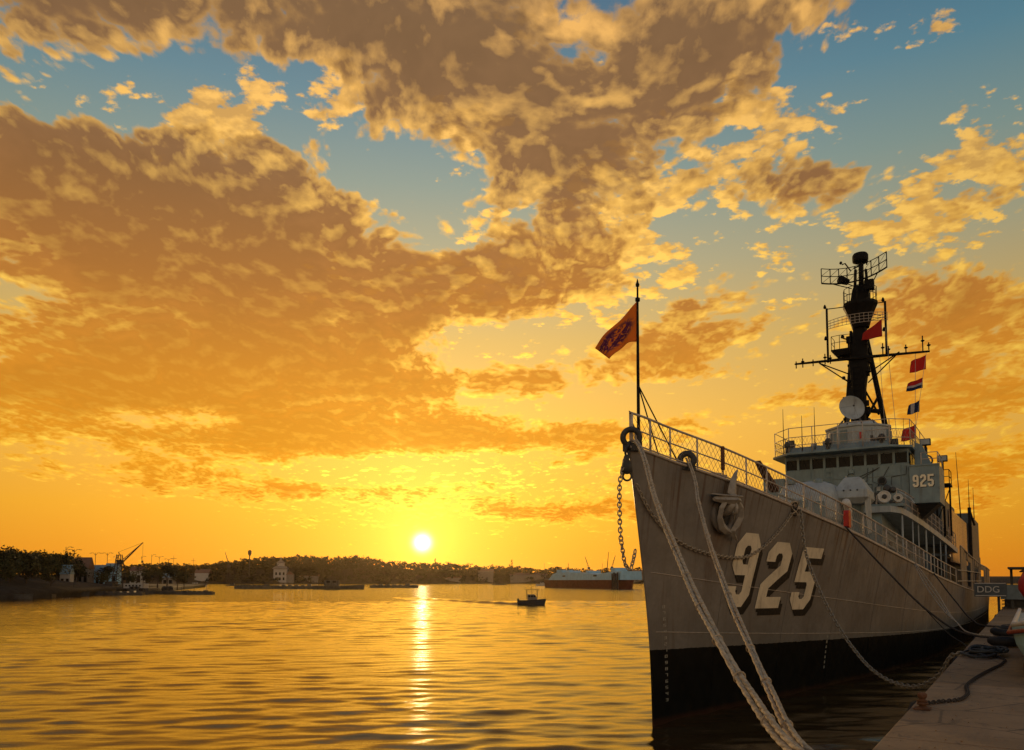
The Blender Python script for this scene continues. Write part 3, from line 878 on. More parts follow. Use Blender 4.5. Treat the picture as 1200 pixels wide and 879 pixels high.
# ------------------------------------------------------------------ superstructure
def sbox(mbx, s0, s1, n0, n1, z0, z1):
    return mbx.box(S((s0 + s1) / 2, (n0 + n1) / 2, (z0 + z1) / 2), (abs(s1 - s0), abs(n1 - n0), abs(z1 - z0)))


def rail_run(parent, pts, hgt=1.0, r=0.022, mid=(0.36, 0.68), name='platform_rail', mt=None, post_every=1):
    mt = mt or M_GREY
    a = MB()
    up = lambda p, h: Vector(p) + Vector((0, 0, h))
    for h in (hgt, *[m_ * hgt for m_ in mid]):
        a.tube([up(p, h) for p in pts], r, 5)
    for i, p in enumerate(pts):
        if i % post_every == 0:
            a.tube([p, up(p, hgt)], r * 1.15, 5)
    return a.build(name, mt, parent, smooth=True)


# 01 level: deckhouse, set well in from the side, and the platform deck over it
PLAT = [(25.6, 3.2, 8.32), (26.4, 3.62, 8.28), (28.0, 3.86, 8.14), (31.0, 4.18, 7.86), (36.0, 4.58, 7.40), (41.0, 4.88, 6.98), (46.0, 5.05, 6.62)]
a = MB(); sbox(a, 25.9, 46, -2.7, 2.7, 3.9, 8.0)
house = a.build('deckhouse', M_GREY, SH)
a = MB()
top = [S(*p) for p in PLAT]; star = [S(p[0], -p[1], p[2]) for p in PLAT]
a.grid([top, star]); a.grid([[p - Vector((0, 0, .34)) for p in top], [p - Vector((0, 0, .34)) for p in star]])
a.grid([top, [p - Vector((0, 0, .34)) for p in top]]); a.grid([star, [p - Vector((0, 0, .34)) for p in star]])
a.pts([top[0], star[0], star[0] - Vector((0, 0, .34)), top[0] - Vector((0, 0, .34))], [(0, 1, 2, 3)])
plat = a.build('platform_deck', M_LGREY, SH)
for side in (1, -1):
    for k, s_ in enumerate((27.0, 29.2, 30.6, 32.8, 35.2, 37.8, 40.0)):
        zt_ = fi(s_, [p[0] for p in PLAT], [p[2] for p in PLAT]) - .34
        nt_ = fi(s_, [p[0] for p in PLAT], [p[1] for p in PLAT]) - .12
        q = S(s_, side * nt_, f_deckz(s_) - .08)
        MB().tube([q, S(s_, side * nt_, zt_)], 0.055 if k % 3 == 0 else 0.04, 8).build('platform_pillar', M_LGREY, SH, smooth=True)
    pts = []
    for s_ in np.linspace(26.2, 45.5, 15):
        pts.append(S(s_, side * (fi(s_, [p[0] for p in PLAT], [p[1] for p in PLAT]) - .06), fi(s_, [p[0] for p in PLAT], [p[2] for p in PLAT])))
    rail_run(plat, pts, 1.02, 0.026, (0.33, 0.66), 'platform_rail', M_RAIL)
    # netting on that rail
    mbn = MB()
    for i in range(48):
        s0 = 26.2 + i * .25
        for d in (1, -1):
            s1 = s0 + d * .5
            if not 26.2 <= s1 <= 38: continue
            f = lambda s_, h: S(s_, side * (fi(s_, [p[0] for p in PLAT], [p[1] for p in PLAT]) - .06 + .01 * d), fi(s_, [p[0] for p in PLAT], [p[2] for p in PLAT]) + h)
            mbn.tube([f(s0, .05), f(s1, 1.0)], .007, 3, cap=False)
    tag(mbn.build('platform_netting', M_WIRE, plat), kind='stuff')
    # deckhouse doors and pipes in the shaded passage
    for s_ in (28.5, 32.5, 37.0, 41.0):
        d_ = MB(); sbox(d_, s_, s_ + .85, side * 2.69, side * 2.76, f_deckz(s_) + .2, f_deckz(s_) + 2.1)
        dd = d_.build('passage_door', M_DARK, house, bevel=.02)
        h_ = MB(); h_.lathe([(.09, 0), (.09, .03)], S(s_ + .65, side * 2.77, f_deckz(s_) + 1.2), axis=(0, -side, 0), seg=10); h_.build('door_wheel', M_LGREY, dd)
    for z_ in (5.6, 6.4):
        p_ = MB(); p_.tube([S(26.2, side * 2.78, z_ + .7), S(45.8, side * 2.78, z_ - .5)], .05, 6); p_.build('passage_pipe', M_LGREY, house, smooth=True)

# the bridge
BF = 29.7
br = MB()
sbox(br, BF, 37.5, -3.35, 3.72, 8.05, 11.15)
sbox(br, BF, 37.5, -3.35, 3.72, 11.88, 12.06)
sbox(br, BF + .30, 37.4, -3.2, 3.55, 11.15, 11.88)
bridge = br.build('bridge', M_GREY, SH, bevel=.015)
wn = np.linspace(-3.35, 3.72, 10)
for i in range(9):
    w = MB(); sbox(w, BF + .13, BF + .20, wn[i] + .07, wn[i + 1] - .07, 11.16, 11.87)
    wo = w.build('bridge_window', M_GLASS, bridge)
    for z_ in (11.18, 11.85):
        f = MB(); sbox(f, BF + .07, BF + .125, wn[i] + .07, wn[i + 1] - .07, z_ - .025, z_ + .025)
        f.build('window_frame', M_GREY, wo)
for i in range(10):
    w = MB(); sbox(w, BF - .01, BF + .17, wn[i] - .065 if i else wn[i], wn[i] + .065 if i < 9 else wn[i], 11.151, 11.879); w.build('window_mullion', M_GREY, bridge)
for s_ in (30.6, 31.9, 33.2):
    w = MB(); sbox(w, s_, s_ + .95, 3.715, 3.735, 11.2, 11.84); w.build('bridge_window', M_GLASS, bridge)
# a chart clip board and lamp seen through the glass
# overhanging roof platform with visor edge
a = MB()
pl = [(28.75, -3.0), (28.75, 2.9), (29.6, 3.95), (37.6, 4.0), (37.6, -4.0), (30.2, -4.25)]
a.prism([S(s_, n_, 12.062) for s_, n_ in pl], (0, 0, 0.14))
roof = a.build('bridge_roof', M_GREY, bridge, bevel=.02)
a = MB(); a.prism([S(28.85, -2.9, 12.20), S(28.85, 2.8, 12.20), S(29.15, 2.8, 12.55), S(29.15, -2.9, 12.55)], (.05, 0, 0)); a.build('wind_screen', M_GREY, roof)
rp = [S(37.5, 3.9, 12.2), S(34.5, 3.9, 12.2), S(32, 3.9, 12.2), S(29.7, 3.85, 12.2), S(28.9, 2.85, 12.2), S(28.85, 1.4, 12.2), S(28.85, 0, 12.2), S(28.85, -1.5, 12.2), S(28.85, -2.9, 12.2), S(30.2, -4.1, 12.2), S(32.5, -4.0, 12.2), S(35, -3.95, 12.2), S(37.5, -3.9, 12.2)]
rail_run(roof, rp, 1.55, .024, (.30, .62), 'roof_rail', M_RAIL)
mbn = MB()
for i in range(len(rp) - 1):
    for k in range(7):
        p = rp[i].lerp(rp[i + 1], k / 7); q = rp[i].lerp(rp[i + 1], (k + 2) / 7) if k < 6 else rp[i + 1]
        mbn.tube([p + Vector((0, 0, .05)), q + Vector((0, 0, .95))], .007, 3, cap=False); mbn.tube([p + Vector((0, 0, .95)), q + Vector((0, 0, .05))], .007, 3, cap=False)
tag(mbn.build('roof_netting', M_WIRE, roof), kind='stuff')
for n_, s_, h_ in ((-3.3, 29.2, 2.9), (-2.1, 28.9, 2.3), (-1.35, 28.95, 2.75), (3.3, 36, 2.6), (2.7, 37, 3.0)):
    MB().tube([S(s_, n_, 12.2), S(s_, n_, 12.2 + h_)], [.035, .012], 6).build('whip_aerial', M_MAST, roof, smooth=True)
for s_, n_ in ((28.95, -3.0), (29.0, -.6), (29.1, 2.4)):
    a = MB(); a.lathe([(.14, 0), (.14, .2), (.09, .32), (.2, .36), (.22, .55), (.12, .72), (.0, .75)], S(s_, n_, 12.2), seg=12); a.build('pelorus_stand', M_DARK, roof, smooth=True)
# searchlight on the bridge front and conduits
a = MB(); a.tube([S(29.66, 2.35, 9.95), S(29.3, 2.35, 9.95)], .05, 6); a.lathe([(.14, 0), (.23, .06), (.25, .34), (.20, .36)], S(29.35, 2.35, 10.08), axis=(-1, 0, .1), seg=14)
sl = a.build('bridge_searchlight', M_DARK, bridge, smooth=False)
a = MB(); a.lathe([(.19, 0), (.18, .012)], S(29.0, 2.35, 10.11), axis=(-1, 0, .1), seg=14); a.build('searchlight_glass', M_GLASS, sl)
for n_ in (-1.8, .4, 1.5, 3.3):
    MB().tube([S(29.68, n_, 8.4), S(29.68, n_, 11.05)], .025, 5).build('conduit', M_GREY, bridge)
for z_ in (9.0, 10.45):
    a = MB(); sbox(a, 29.66, 29.69, -3.3, 3.68, z_, z_ + .03); a.build('stiffener', M_GREY, bridge)

# port wing with the number board
a = MB(); sbox(a, 29.45, 32.6, 3.76, 5.32, 8.72, 10.92)
wing = a.build('bridge_wing', M_GREY, bridge, bevel=.015)
a = MB(); sbox(a, 29.40, 29.47, 3.72, 5.36, 10.90, 10.98); a.build('wing_coaming', M_GREY, wing)
a = MB(); a.prism([S(30.0, 3.74, 8.71), S(30.0, 5.2, 8.71), S(31.8, 3.74, 7.6)], (1.6, 0, 0)); a.build('wing_bracket', M_DARK, wing)
a = MB(); sbox(a, 29.45, 31.6, -3.4, -4.7, 8.9, 10.7); a.build('bridge_wing', M_GREY, bridge, bevel=.015)


M_BOARD = cmat('number_board_cream', (.90, .80, .58), .5, .05, 3.0)


def glyph_flat(ch, s_, n0, z0, wn_, hz__, name, mt, parent):
    g = MB()
    for q in DIG[ch]:
        g.pts([S(s_, n0 + x * wn_, z0 + y * hz__) for x, y in q], [(0, 1, 2, 3)])
    return g.build(name, mt, parent)


for i, ch in enumerate('925'):
    o = glyph_flat(ch, 29.432, 3.93 + .39 * i, 9.66, .32, .72, 'number_digit', M_BOARD, wing)
    glyph_flat(ch, 29.437, 3.965 + .39 * i, 9.62, .32, .72, 'digit_shadow', M_BLACK, o)
# gear above the wing: blast screen, flag locker, signal lamp
a = MB(); a.prism([S(31.0, 3.9, 10.9), S(31.0, 4.9, 10.9), S(31.2, 4.3, 12.4), S(31.2, 3.9, 12.6)], (.9, 0, 0)); a.build('flag_locker', M_GREY, wing, bevel=.02)
rail_run(wing, [S(32.5, 5.25, 10.92), S(30.6, 5.25, 10.92), S(29.55, 5.25, 10.92), S(29.55, 4.4, 10.92)], .75, .022, (.5,), 'wing_rail', M_RAIL)
a = MB(); a.tube([S(31.8, 4.5, 10.9), S(31.8, 4.5, 12.3)], .05, 6); a.torus(S(31.8, 4.5, 11.5), .30, .05, axis=(1, .3, 0), seg=18, ts=6); a.build('signal_loop', M_DARK, wing, smooth=True)

# winch drums and heads on the corner of the platform
w = MB(); w.box(S(26.6, 2.95, 8.40), (1.0, 1.7, .16))
win = w.build('deck_winch', M_GREY, plat, bevel=.02)
for n_, z_, r_, ln in ((2.70, 8.84, .34, .62), (3.42, 8.76, .24, .45)):
    w = MB(); ax_ = Vector((-1, -.3, .04)).normalized(); c_ = S(26.5, n_, z_)
    w.lathe([(.06, 0), (r_, .0), (r_, .05), (r_ * .62, .06), (r_ * .62, ln - .06), (r_, ln - .05), (r_, ln), (r_ * .86, ln + .01), (r_ * .8, ln - .03), (.05, ln - .03)], c_, axis=ax_, seg=18)
    dr = w.build('winch_drum', M_WHITE, win)
    w = MB(); w.lathe([(r_ * .40, 0), (r_ * .36, .08), (.03, .10)], c_ + ax_ * (ln - .03), axis=ax_, seg=12); w.build('drum_hub', M_DARK, dr)
    w = MB(); w.torus(c_ + ax_ * (ln * .5), r_ * .70, .035, axis=ax_, seg=16, ts=6); w.torus(c_ + ax_ * (ln * .35), r_ * .70, .035, axis=ax_, seg=16, ts=6); w.torus(c_ + ax_ * (ln * .65), r_ * .68, .035, axis=ax_, seg=16, ts=6); w.build('wire_turns', M_DARK, dr)
for n_, z_, r_ in ((2.95, 9.30, .20), (3.25, 9.22, .17), (3.02, 9.0, .13)):
    w = MB(); w.lathe([(.04, 0), (r_, .03), (r_ * 1.05, .2), (r_ * .6, .34)], S(26.35, n_, z_), axis=(-1, -.2, .15), seg=14); w.build('winch_motor', M_DARK, win)
w = MB(); w.tube([S(26.5, 3.55, 9.15), S(26.5, 4.1, 8.75), S(26.4, 4.3, 8.45)], .05, 6); w.build('winch_lever', M_LGREY, win)
for n_ in (-2.2, -.8, .6, 1.9):
    w = MB(); sbox(w, 26.7, 27.5, n_, n_ + .75, 8.25, 9.2); w.build('deck_locker', M_DARK, plat, bevel=.03)
for n_ in np.linspace(-2.6, 2.4, 9):
    MB().tube([S(26.2, n_, 8.2), S(26.2, n_ + .05, 9.1 + .25 * math.sin(n_ * 5))], .04, 6).build('vent_pipe', M_RAIL, plat)

# clutter on the bridge front and round the roof: boxes, vents, valves, cable trays, a ladder
rgb = random.Random(12)
for k in range(22):
    n_ = rgb.uniform(-3.1, 3.5); z_ = rgb.uniform(8.5, 10.9)
    a = MB(); d_ = rgb.uniform(.06, .2); a.box(S(BF - d_ / 2, n_, z_), (d_, rgb.uniform(.1, .4), rgb.uniform(.1, .35))); a.build('wall_box', rgb.choice((M_GREY, M_LGREY, M_DARK)), bridge, bevel=.01)
for k in range(7):
    n_ = rgb.uniform(-3.0, 3.4); z_ = rgb.uniform(8.6, 10.2)
    a = MB(); a.tube([S(BF - .04, n_, z_), S(BF - .04, n_, z_ + .5), S(BF - .04, n_ + rgb.uniform(-1, 1), z_ + .62), S(BF - .04, n_ + rgb.uniform(-1, 1), 11.0)], .018, 5); a.build('cable', M_DARK, bridge)
a = MB()
for n_ in (-.95, -.55): a.tube([S(BF - .12, n_, 8.3), S(BF - .12, n_, 11.1)], .022, 5)
for k in range(9): a.tube([S(BF - .12, -.95, 8.5 + .3 * k), S(BF - .12, -.55, 8.5 + .3 * k)], .015, 5)
a.build('bridge_ladder', M_GREY, bridge)
for k in range(16):
    t = rgb.uniform(0, 1); n_ = -3.6 + 7.0 * t; s__ = rgb.uniform(29.2, 30.6); h_ = rgb.uniform(.25, .9)
    a = MB(); a.box(S(s__, n_, 12.2 + h_ / 2), (rgb.uniform(.15, .4), rgb.uniform(.15, .45), h_)); a.build('roof_fitting', rgb.choice((M_GREY, M_LGREY, M_DARK, M_DARK)), roof, bevel=.015)
for i in range(9):
    a = MB(); a.tube([S(BF + .05, wn[i] + .2, 11.9), S(BF + .02, wn[i] + .42, 11.45)], .012, 4); a.build('wiper', M_DARK, bridge)
for k in range(8):
    s__ = 33 + k * .9
    a = MB(); a.box(S(s__, 3.95, 10.0 + .5 * (k % 3)), (.35, .22, .5 + .2 * (k % 2))); a.build('wall_box', rgb.choice((M_GREY, M_DARK)), bridge, bevel=.01)
# director tub on the bridge roof
tz = 12.21
tub = MB(); tub.lathe([(1.95, 0), (1.95, 1.62), (2.03, 1.64), (2.03, 1.76), (1.35, 1.80), (1.1, 2.1)], S(32.6, .55, tz), seg=10, ph=.2)
tubo = tub.build('director_tub', M_LGREY, roof, bevel=.02)
for k in range(10):
    t = .2 + 2 * math.pi * (k + .5) / 10
    c_ = S(32.6 + 1.875 * math.sin(t), .55 + 1.875 * math.cos(t), tz + .84)
    d_ = (c_ - S(32.6, .55, tz + .84)).normalized()
    p_ = MB(); p_.box(c_, (.07, .92, 1.25), rz=math.atan2(d_.y, d_.x)); p_.build('tub_panel', M_LGREY if k % 3 else M_GREY, tubo, bevel=.012)
p_ = MB(); p_.prism([S(30.5, -1.3, tz + .32), S(30.4, .6, tz + .30), S(30.3, 1.3, tz + .36), S(30.6, 1.2, tz + .42), S(30.7, -1.3, tz + .40)], (.05, 0, .08)); p_.build('chart_shelf', M_LGREY, tubo)
for k in range(9):
    t = 2 * math.pi * k / 9
    MB().tube([S(32.6 + 1.35 * math.cos(t), .55 + 1.35 * math.sin(t), tz + 1.78), S(32.9 + .9 * math.cos(t), .45 + .9 * math.sin(t), tz + 2.35)], .06, 6).build('tub_bracket', M_DARK, tubo)
p_ = MB(); p_.box(S(30.6, 1.0, tz + 1.0), (.06, .12, .42)); p_.build('extinguisher', M_FENDR, tubo, bevel=.02)

# satellite dish
ds = Vector((-0.80, -0.52, 0.20)).normalized(); dc = S(33.4, .05, 15.55)
ring = MB()
prof = [(0.02, -.14), (.35, -.11), (.62, -.03), (.80, .07), (.84, .10), (.80, .05), (.62, -.06), (.35, -.15), (.02, -.19)]
ring.lathe(prof, dc, axis=ds, seg=28)
dish = ring.build('dish_aerial', M_LGREY, SH, smooth=True)
p_ = MB(); p_.lathe([(.05, 0), (.07, .06), (.03, .1)], dc + ds * .34, axis=ds, seg=10)
for k in range(3):
    t = 2 * math.pi * k / 3; a_, b_ = frame_of(ds)
    p_.tube([dc + (a_ * math.cos(t) + b_ * math.sin(t)) * .7 + ds * .04, dc + ds * .36], .006, 4)
p_.build('dish_feed', M_DARK, dish)
p_ = MB(); p_.tube([S(33.5, -.45, 13.9), dc - ds * .2], .05, 6); p_.tube([S(33.5, .5, 13.9), dc - ds * .2], .05, 6); p_.tube([S(34.3, 0, 13.9), dc - ds * .2], .06, 6); p_.build('dish_frame', M_DARK, dish, smooth=True)

# ------------------------------------------------------------------ mast
MS = 36.2
mast = MB()
def mring(s_, n_, z_, ws, wn_): return [S(s_ - ws, n_ - wn_, z_), S(s_ - ws, n_ + wn_, z_), S(s_ + ws, n_ + wn_, z_), S(s_ + ws, n_ - wn_, z_)]
mast.loft([mring(MS, .05, 12.1, .42, .44), mring(MS, .08, 15.0, .38, .42), mring(MS, .12, 17.4, .38, .42), mring(MS, .18, 19.0, .42, .58), mring(MS, .25, 20.2, .42, .52), mring(MS, .28, 21.2, .36, .42), mring(MS, .32, 22.0, .36, .40)])
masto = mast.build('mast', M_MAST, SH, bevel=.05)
a = MB(); a.lathe([(.55, 21.6), (.72, 22.2), (1.0, 22.9), (1.12, 23.15), (1.12, 23.35), (.7, 23.4)], S(MS, .35, 0), seg=12); a.build('mast_platform', M_MAST, masto)
a = MB(); a.loft([mring(MS, .38, 23.3, .45, .62), mring(MS, .42, 24.3, .36, .50), mring(MS, .45, 24.6, .3, .42)]); a.build('mast_head_box', M_MAST, masto, bevel=.04)
a = MB(); a.tube([S(MS, .46, 24.5), S(MS, .47, 26.6)], [.18, .13], 8); a.tube([S(MS, .05, 24.5), S(MS, .12, 25.8)], .1, 6); a.tube([S(MS, .85, 24.4), S(MS, .78, 25.7)], .09, 6); a.build('topmast', M_MAST, masto, smooth=True)
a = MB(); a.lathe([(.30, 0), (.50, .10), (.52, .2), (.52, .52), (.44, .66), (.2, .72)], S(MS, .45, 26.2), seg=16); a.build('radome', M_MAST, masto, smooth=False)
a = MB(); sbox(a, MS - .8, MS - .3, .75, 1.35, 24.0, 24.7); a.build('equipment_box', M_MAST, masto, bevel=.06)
a = MB(); a.tube([S(MS - .4, -.35, 24.9), S(MS - .9, -.75, 25.0)], [.22, .30], 10); a.build('horn', M_MAST, masto)
a = MB(); a.tube([S(MS, -.2, 25.8), S(MS, -.55, 26.4), S(MS, -.75, 26.35)], .05, 5); a.lathe([(.03, 0), (.11, .08), (.07, .2)], S(MS, -.82, 26.38), seg=8); a.tube([S(MS, .0, 25.9), S(MS, .95, 26.2)], .05, 5); a.tube([S(MS, .85, 26.0), S(MS, .92, 26.6)], .05, 5); a.build('topmast_arm', M_MAST, masto)
# clutter on the shaft: junction boxes, cable trunks, ledges
rgm = random.Random(4)
for k in range(26):
    z_ = rgm.uniform(14.5, 22.0); sd = rgm.choice((-1, 1)); wv = fi(z_, [12, 15, 17.4, 19, 20.2, 21.2, 22], [.44, .42, .42, .58, .52, .42, .40])
    a = MB(); a.box(S(MS - rgm.uniform(-.2, .5), .15 + sd * (wv + .06), z_), (rgm.uniform(.15, .35), rgm.uniform(.12, .34), rgm.uniform(.15, .5))); a.build('junction_box', M_MAST, masto)
for k in range(5):
    z_ = 15.2 + k * 1.45; a = MB(); a.tube([S(MS - .3, -.75, z_), S(MS - .3, -.2, z_ - .25)], .05, 5); a.lathe([(.04, 0), (.13, .06), (.10, .22)], S(MS - .3, -.80, z_), seg=8); a.build('mast_lamp', M_MAST, masto)
for n_, z0_ in ((-.28, 13.0), (.42, 13.0)):
    a = MB(); a.tube([S(MS - .42, n_ * .8, z0_), S(MS - .46, n_ * .8 + .05, 18.8)], .05, 5); a.build('cable_trunk', M_MAST, masto)
# safety rail of the mast platform
pr = [S(MS + 1.06 * math.cos(t), .35 + 1.06 * math.sin(t), 23.35) for t in np.linspace(0, 2 * math.pi, 13)]
rail_run(masto, pr, 1.0, .02, (.5,), 'mast_platform_rail', M_MAST)

# big curved air-search aerial
arr = MB()
def AA(u, h):        # u -1..1 across, h 0..1 up, a shallow curved sheet
    n_ = .22 + u * 2.10; s_ = MS - .75 + (abs(u) ** 2) * -.75 + u * -.2
    return S(s_, n_, 24.72 + h * 1.05 + u * .06 + .16 * u * u)
us_ = np.linspace(-1, 1, 9)
for h in (0, .5, 1):
    arr.tube([AA(u, h) for u in np.linspace(-1, 1, 17)], .055 if h == 0 else .03, 5)
for u in us_:
    arr.tube([AA(u, 0), AA(u, 1)], .035, 5)
for i in range(8):
    arr.tube([AA(us_[i], 0), AA(us_[i + 1], .5)], .015, 4); arr.tube([AA(us_[i], .5), AA(us_[i + 1], 1)], .015, 4)
for u in (-.7, -.3, .3, .7):
    arr.tube([AA(u, .0), S(MS + .1, .45 + u * .9, 24.55)], .035, 5)
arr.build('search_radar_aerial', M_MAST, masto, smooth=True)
# small surface-search aerial below
a = MB()
BB = lambda u, h: S(MS - 1.0 + .5 * u * u, .15 + u * 1.95, 21.75 + .62 * h * (1 - .15 * u * u))
for h in (0, .33, .66, 1): a.tube([BB(u, h) for u in np.linspace(-1, 1, 13)], .02, 4)
for u in np.linspace(-1, 1, 15): a.tube([BB(u, 0), BB(u, 1)], .014, 4)
a.build('surface_radar_aerial', M_RAIL, masto)
a = MB(); a.loft([mring(MS - .3, -.75, 19.75, .5, .45), mring(MS - .3, -.85, 20.05, .6, .62), mring(MS - .3, -.85, 20.15, .6, .62)]); a.build('lookout_ledge', M_MAST, masto)
rail_run(masto, [S(MS - .8, -.25, 20.15), S(MS - .9, -.9, 20.15), S(MS - .8, -1.45, 20.15), S(MS + .3, -1.45, 20.15)], .95, .02, (.5,), 'lookout_rail', M_MAST)
# yardarm with its braces, lamps and end fittings
yz = lambda n_: 19.42
a = MB(); a.tube([S(MS - .5, -3.95, 19.62), S(MS - .5, 0, 19.45), S(MS - .5, 4.55, 19.20)], [.07, .12, .07], 8)
yard = a.build('yardarm', M_MAST, masto, smooth=True)
for n_ in (-2.35, 2.75):
    for z_ in (17.75, 18.4):
        MB().tube([S(MS - .5, n_, 19.45), S(MS, .2 + math.copysign(.5, n_), z_)], .045, 5).build('yard_brace', M_MAST, yard, smooth=True)
for n_, h_ in ((-3.9, .35), (-3.45, .5), (-2.75, .32), (2.1, .5), (3.15, .42), (4.15, .85), (4.5, .35), (-1.95, .6), (-1.6, .45), (1.75, .75)):
    a = MB(); a.tube([S(MS - .5, n_, 19.3), S(MS - .5, n_, 19.45 + h_)], .04, 5); a.lathe([(.05, 0), (.12, .05), (.12, .1), (.04, .14)], S(MS - .5, n_, 19.3 + h_ * .7), seg=8); a.build('yard_lamp', M_MAST, yard)
# rectangular aerial frame standing on the yard
a = MB()
for n_, zt_ in ((-1.75, 23.25), (1.98, 23.05)):
    a.tube([S(MS - .5, n_, 19.4), S(MS - .5, n_, zt_)], .075, 6)
    for z_ in (21.0, zt_): a.lathe([(.05, 0), (.11, .06), (.08, .2), (.02, .3)], S(MS - .5, n_ - .12, z_), seg=8)
a.tube([S(MS - .5, -1.75, 23.2), S(MS - .3, -.6, 23.2)], .035, 5); a.tube([S(MS - .5, 1.98, 23.0), S(MS - .3, 1.1, 23.1)], .035, 5)
a.tube([S(MS - .5, 1.98, 22.0), S(MS, .9, 22.05)], .025, 5); a.tube([S(MS - .5, 1.7, 22.1), S(MS, .9, 22.6)], .025, 5)
a.build('aerial_frame', M_MAST, masto, smooth=True)
# tripod legs
for n0, n1, s1 in ((.55, 1.85, 38.3), (-.2, -1.6, 39.2)):
    MB().tube([S(MS + .3, n0, 21.5), S(s1, n1, 12.2)], [.16, .20], 8).build('mast_leg', M_MAST, masto, smooth=True)
for z0, z1 in ((15.4, 17.0), (15.4, 13.6)):
    t0 = (21.5 - z1) / 9.3
    MB().tube([S(MS + .3, .5, z0), S(MS + .3 + 1.8 * t0, .55 + 1.3 * t0, z1)], .09, 6).build('leg_brace', M_MAST, masto, smooth=True)
a = MB(); a.tube([S(MS + .2, .5, 15.9), S(MS + 1.1, 1.2, 15.9)], .16, 6); a.tube([S(MS + .2, .5, 17.2), S(MS + 1.2, 1.15, 15.7)], .07, 6); a.build('leg_brace', M_MAST, masto)
for k in range(16):
    a = MB(); a.tube([S(MS - .50, -.15, 13.2 + k * .4), S(MS - .50, .25, 13.2 + k * .4)], .018, 4); a.build('ladder_rung', M_MAST, masto)
# halyards and backstays
for p, q in ((S(MS - .5, 4.35, 19.2), S(33.0, 3.62, 12.4)), (S(MS - .5, 3.7, 19.2), S(33.6, 3.7, 12.4)), (S(MS - .5, 1.9, 22.0), S(35.0, 2.6, 12.3)), (S(MS - .5, 1.55, 19.3), S(34.4, 1.9, 14.0))):
    MB().tube([p, p.lerp(q, .5), q], .014, 4).build('halyard', M_RAIL, masto)

# ------------------------------------------------------------------ funnels and after houses
a = MB(); sbox(a, 40.0, 52, -3.3, 4.55, 6.6, 10.1); sbox(a, 40.4, 44, -2.6, 4.3, 10.1, 10.75)
f1 = a.build('boiler_casing', M_BGREY, SH, bevel=.04)
a = MB(); a.loft([mring(45.5, 0, 10.1, 2.6, 1.7), mring(45.9, 0, 14.2, 2.3, 1.35), mring(45.9, 0, 14.5, 2.4, 1.5)]); a.build('funnel', M_BGREY, f1, bevel=.25)
a = MB(); sbox(a, 45.2, 63, 4.6, 4.78, 5.6, 9.55); a.build('side_screen', M_SIDELIT, f1, bevel=.02)
for k in range(5):
    a = MB(); sbox(a, 41.0 + k * 1.0, 41.5 + k, 4.5, 4.62, 7.1, 7.9); a.build('casing_louvre', M_DARK, f1)
for k in range(6):
    a = MB(); a.box(S(40.0, 3.2 + .2 * k, 10.3 + .15 * (k % 2)), (.12, .16, .3)); a.build('casing_fitting', M_DARK, f1)
a = MB(); sbox(a, 64, 80, -3.5, 5.0, 5.0, 10.6)
f2 = a.build('after_house', M_BGREY, SH, bevel=.05)
a = MB(); sbox(a, 63.2, 64, 2.5, 4.9, 7.2, 9.6); a.build('after_screen', M_DARK, f2)
a = MB(); a.loft([mring(70, 0, 10.6, 2.4, 1.6), mring(70.4, 0, 14.0, 2.1, 1.3)]); a.build('funnel', M_BGREY, f2, bevel=.25)
a = MB(); sbox(a, 82, 96, -3.2, 4.4, 3.2, 7.2); a.build('hangar', M_BGREY, SH, bevel=.05)
# tall side plating amidships with large openings
a = MB()
zs_top = lambda s_: fi(s_, [39, 46, 60, 90], [6.55, 6.1, 5.7, 5.5])
segs = [(38.8, 44.0, 0), (44.0, 48.0, 1), (48.0, 52.0, 0), (52.0, 57.5, 1), (57.5, 62, 0), (62, 68, 1), (68, 90, 0)]
for s0, s1, op in segs:
    for k in range(6):
        p, q = s0 + (s1 - s0) * k / 6, s0 + (s1 - s0) * (k + 1) / 6
        e = lambda s_, z_: deck_edge(s_, 1, -.0, 0).xy.to_3d() + Vector((0, 0, z_))
        lo = f_deckz(p) - .1, f_deckz(q) - .1
        spans = [(0, 1)] if not op else [(0, .12), (.82, 1)]
        for b0_, b1_ in spans:
            zp = [lo[0] + (zs_top(p) - lo[0]) * b for b in (b0_, b1_)]; zq = [lo[1] + (zs_top(q) - lo[1]) * b for b in (b0_, b1_)]
            a.pts([e(p, zp[0]), e(q, zq[0]), e(q, zq[1]), e(p, zp[1])], [(0, 1, 2, 3)])
side_pl = a.build('side_plating', M_HULL, SH)
sm = side_pl.modifiers.new('thick', 'SOLIDIFY'); sm.thickness = .06
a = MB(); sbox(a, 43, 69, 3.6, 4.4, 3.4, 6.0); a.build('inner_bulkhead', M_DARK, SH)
MB().tube([deck_edge(s_, 1, .06, zs_top(s_) - f_deckz(s_)) for s_ in np.linspace(38.8, 90, 20)], .05, 6).build('rubbing_strake', M_RAIL, SH, smooth=True)
a = MB()
for z_ in (4.0, 4.7):
    a.tube([deck_edge(s_, 1, .10, z_ - f_deckz(s_) + .2) for s_ in np.linspace(36, 60, 10)], .03, 5)
a.build('side_pipe', M_RAIL, SH)

# floodlight posts
for s_, n_, z0, z1, dn in ((34.0, 4.25, 10.9, 12.75, 0), (38.2, 4.85, 9.0, 12.2, 0)):
    a = MB(); a.tube([S(s_, n_, z0 if n_ < 4.3 else 7.2), S(s_, n_, z1)], .07, 6)
    po = a.build('floodlight_post', M_MAST, SH, smooth=True)
    b_ = MB(); b_.box(S(s_ - .1, n_, z1 + .2), (.35, .62, .42)); lb = b_.build('floodlight', M_DARK, po, bevel=.03)
    c_ = MB(); c_.box(S(s_ - .29, n_, z1 + .2), (.02, .52, .32)); c_.build('floodlight_glass', M_LGREY, lb)
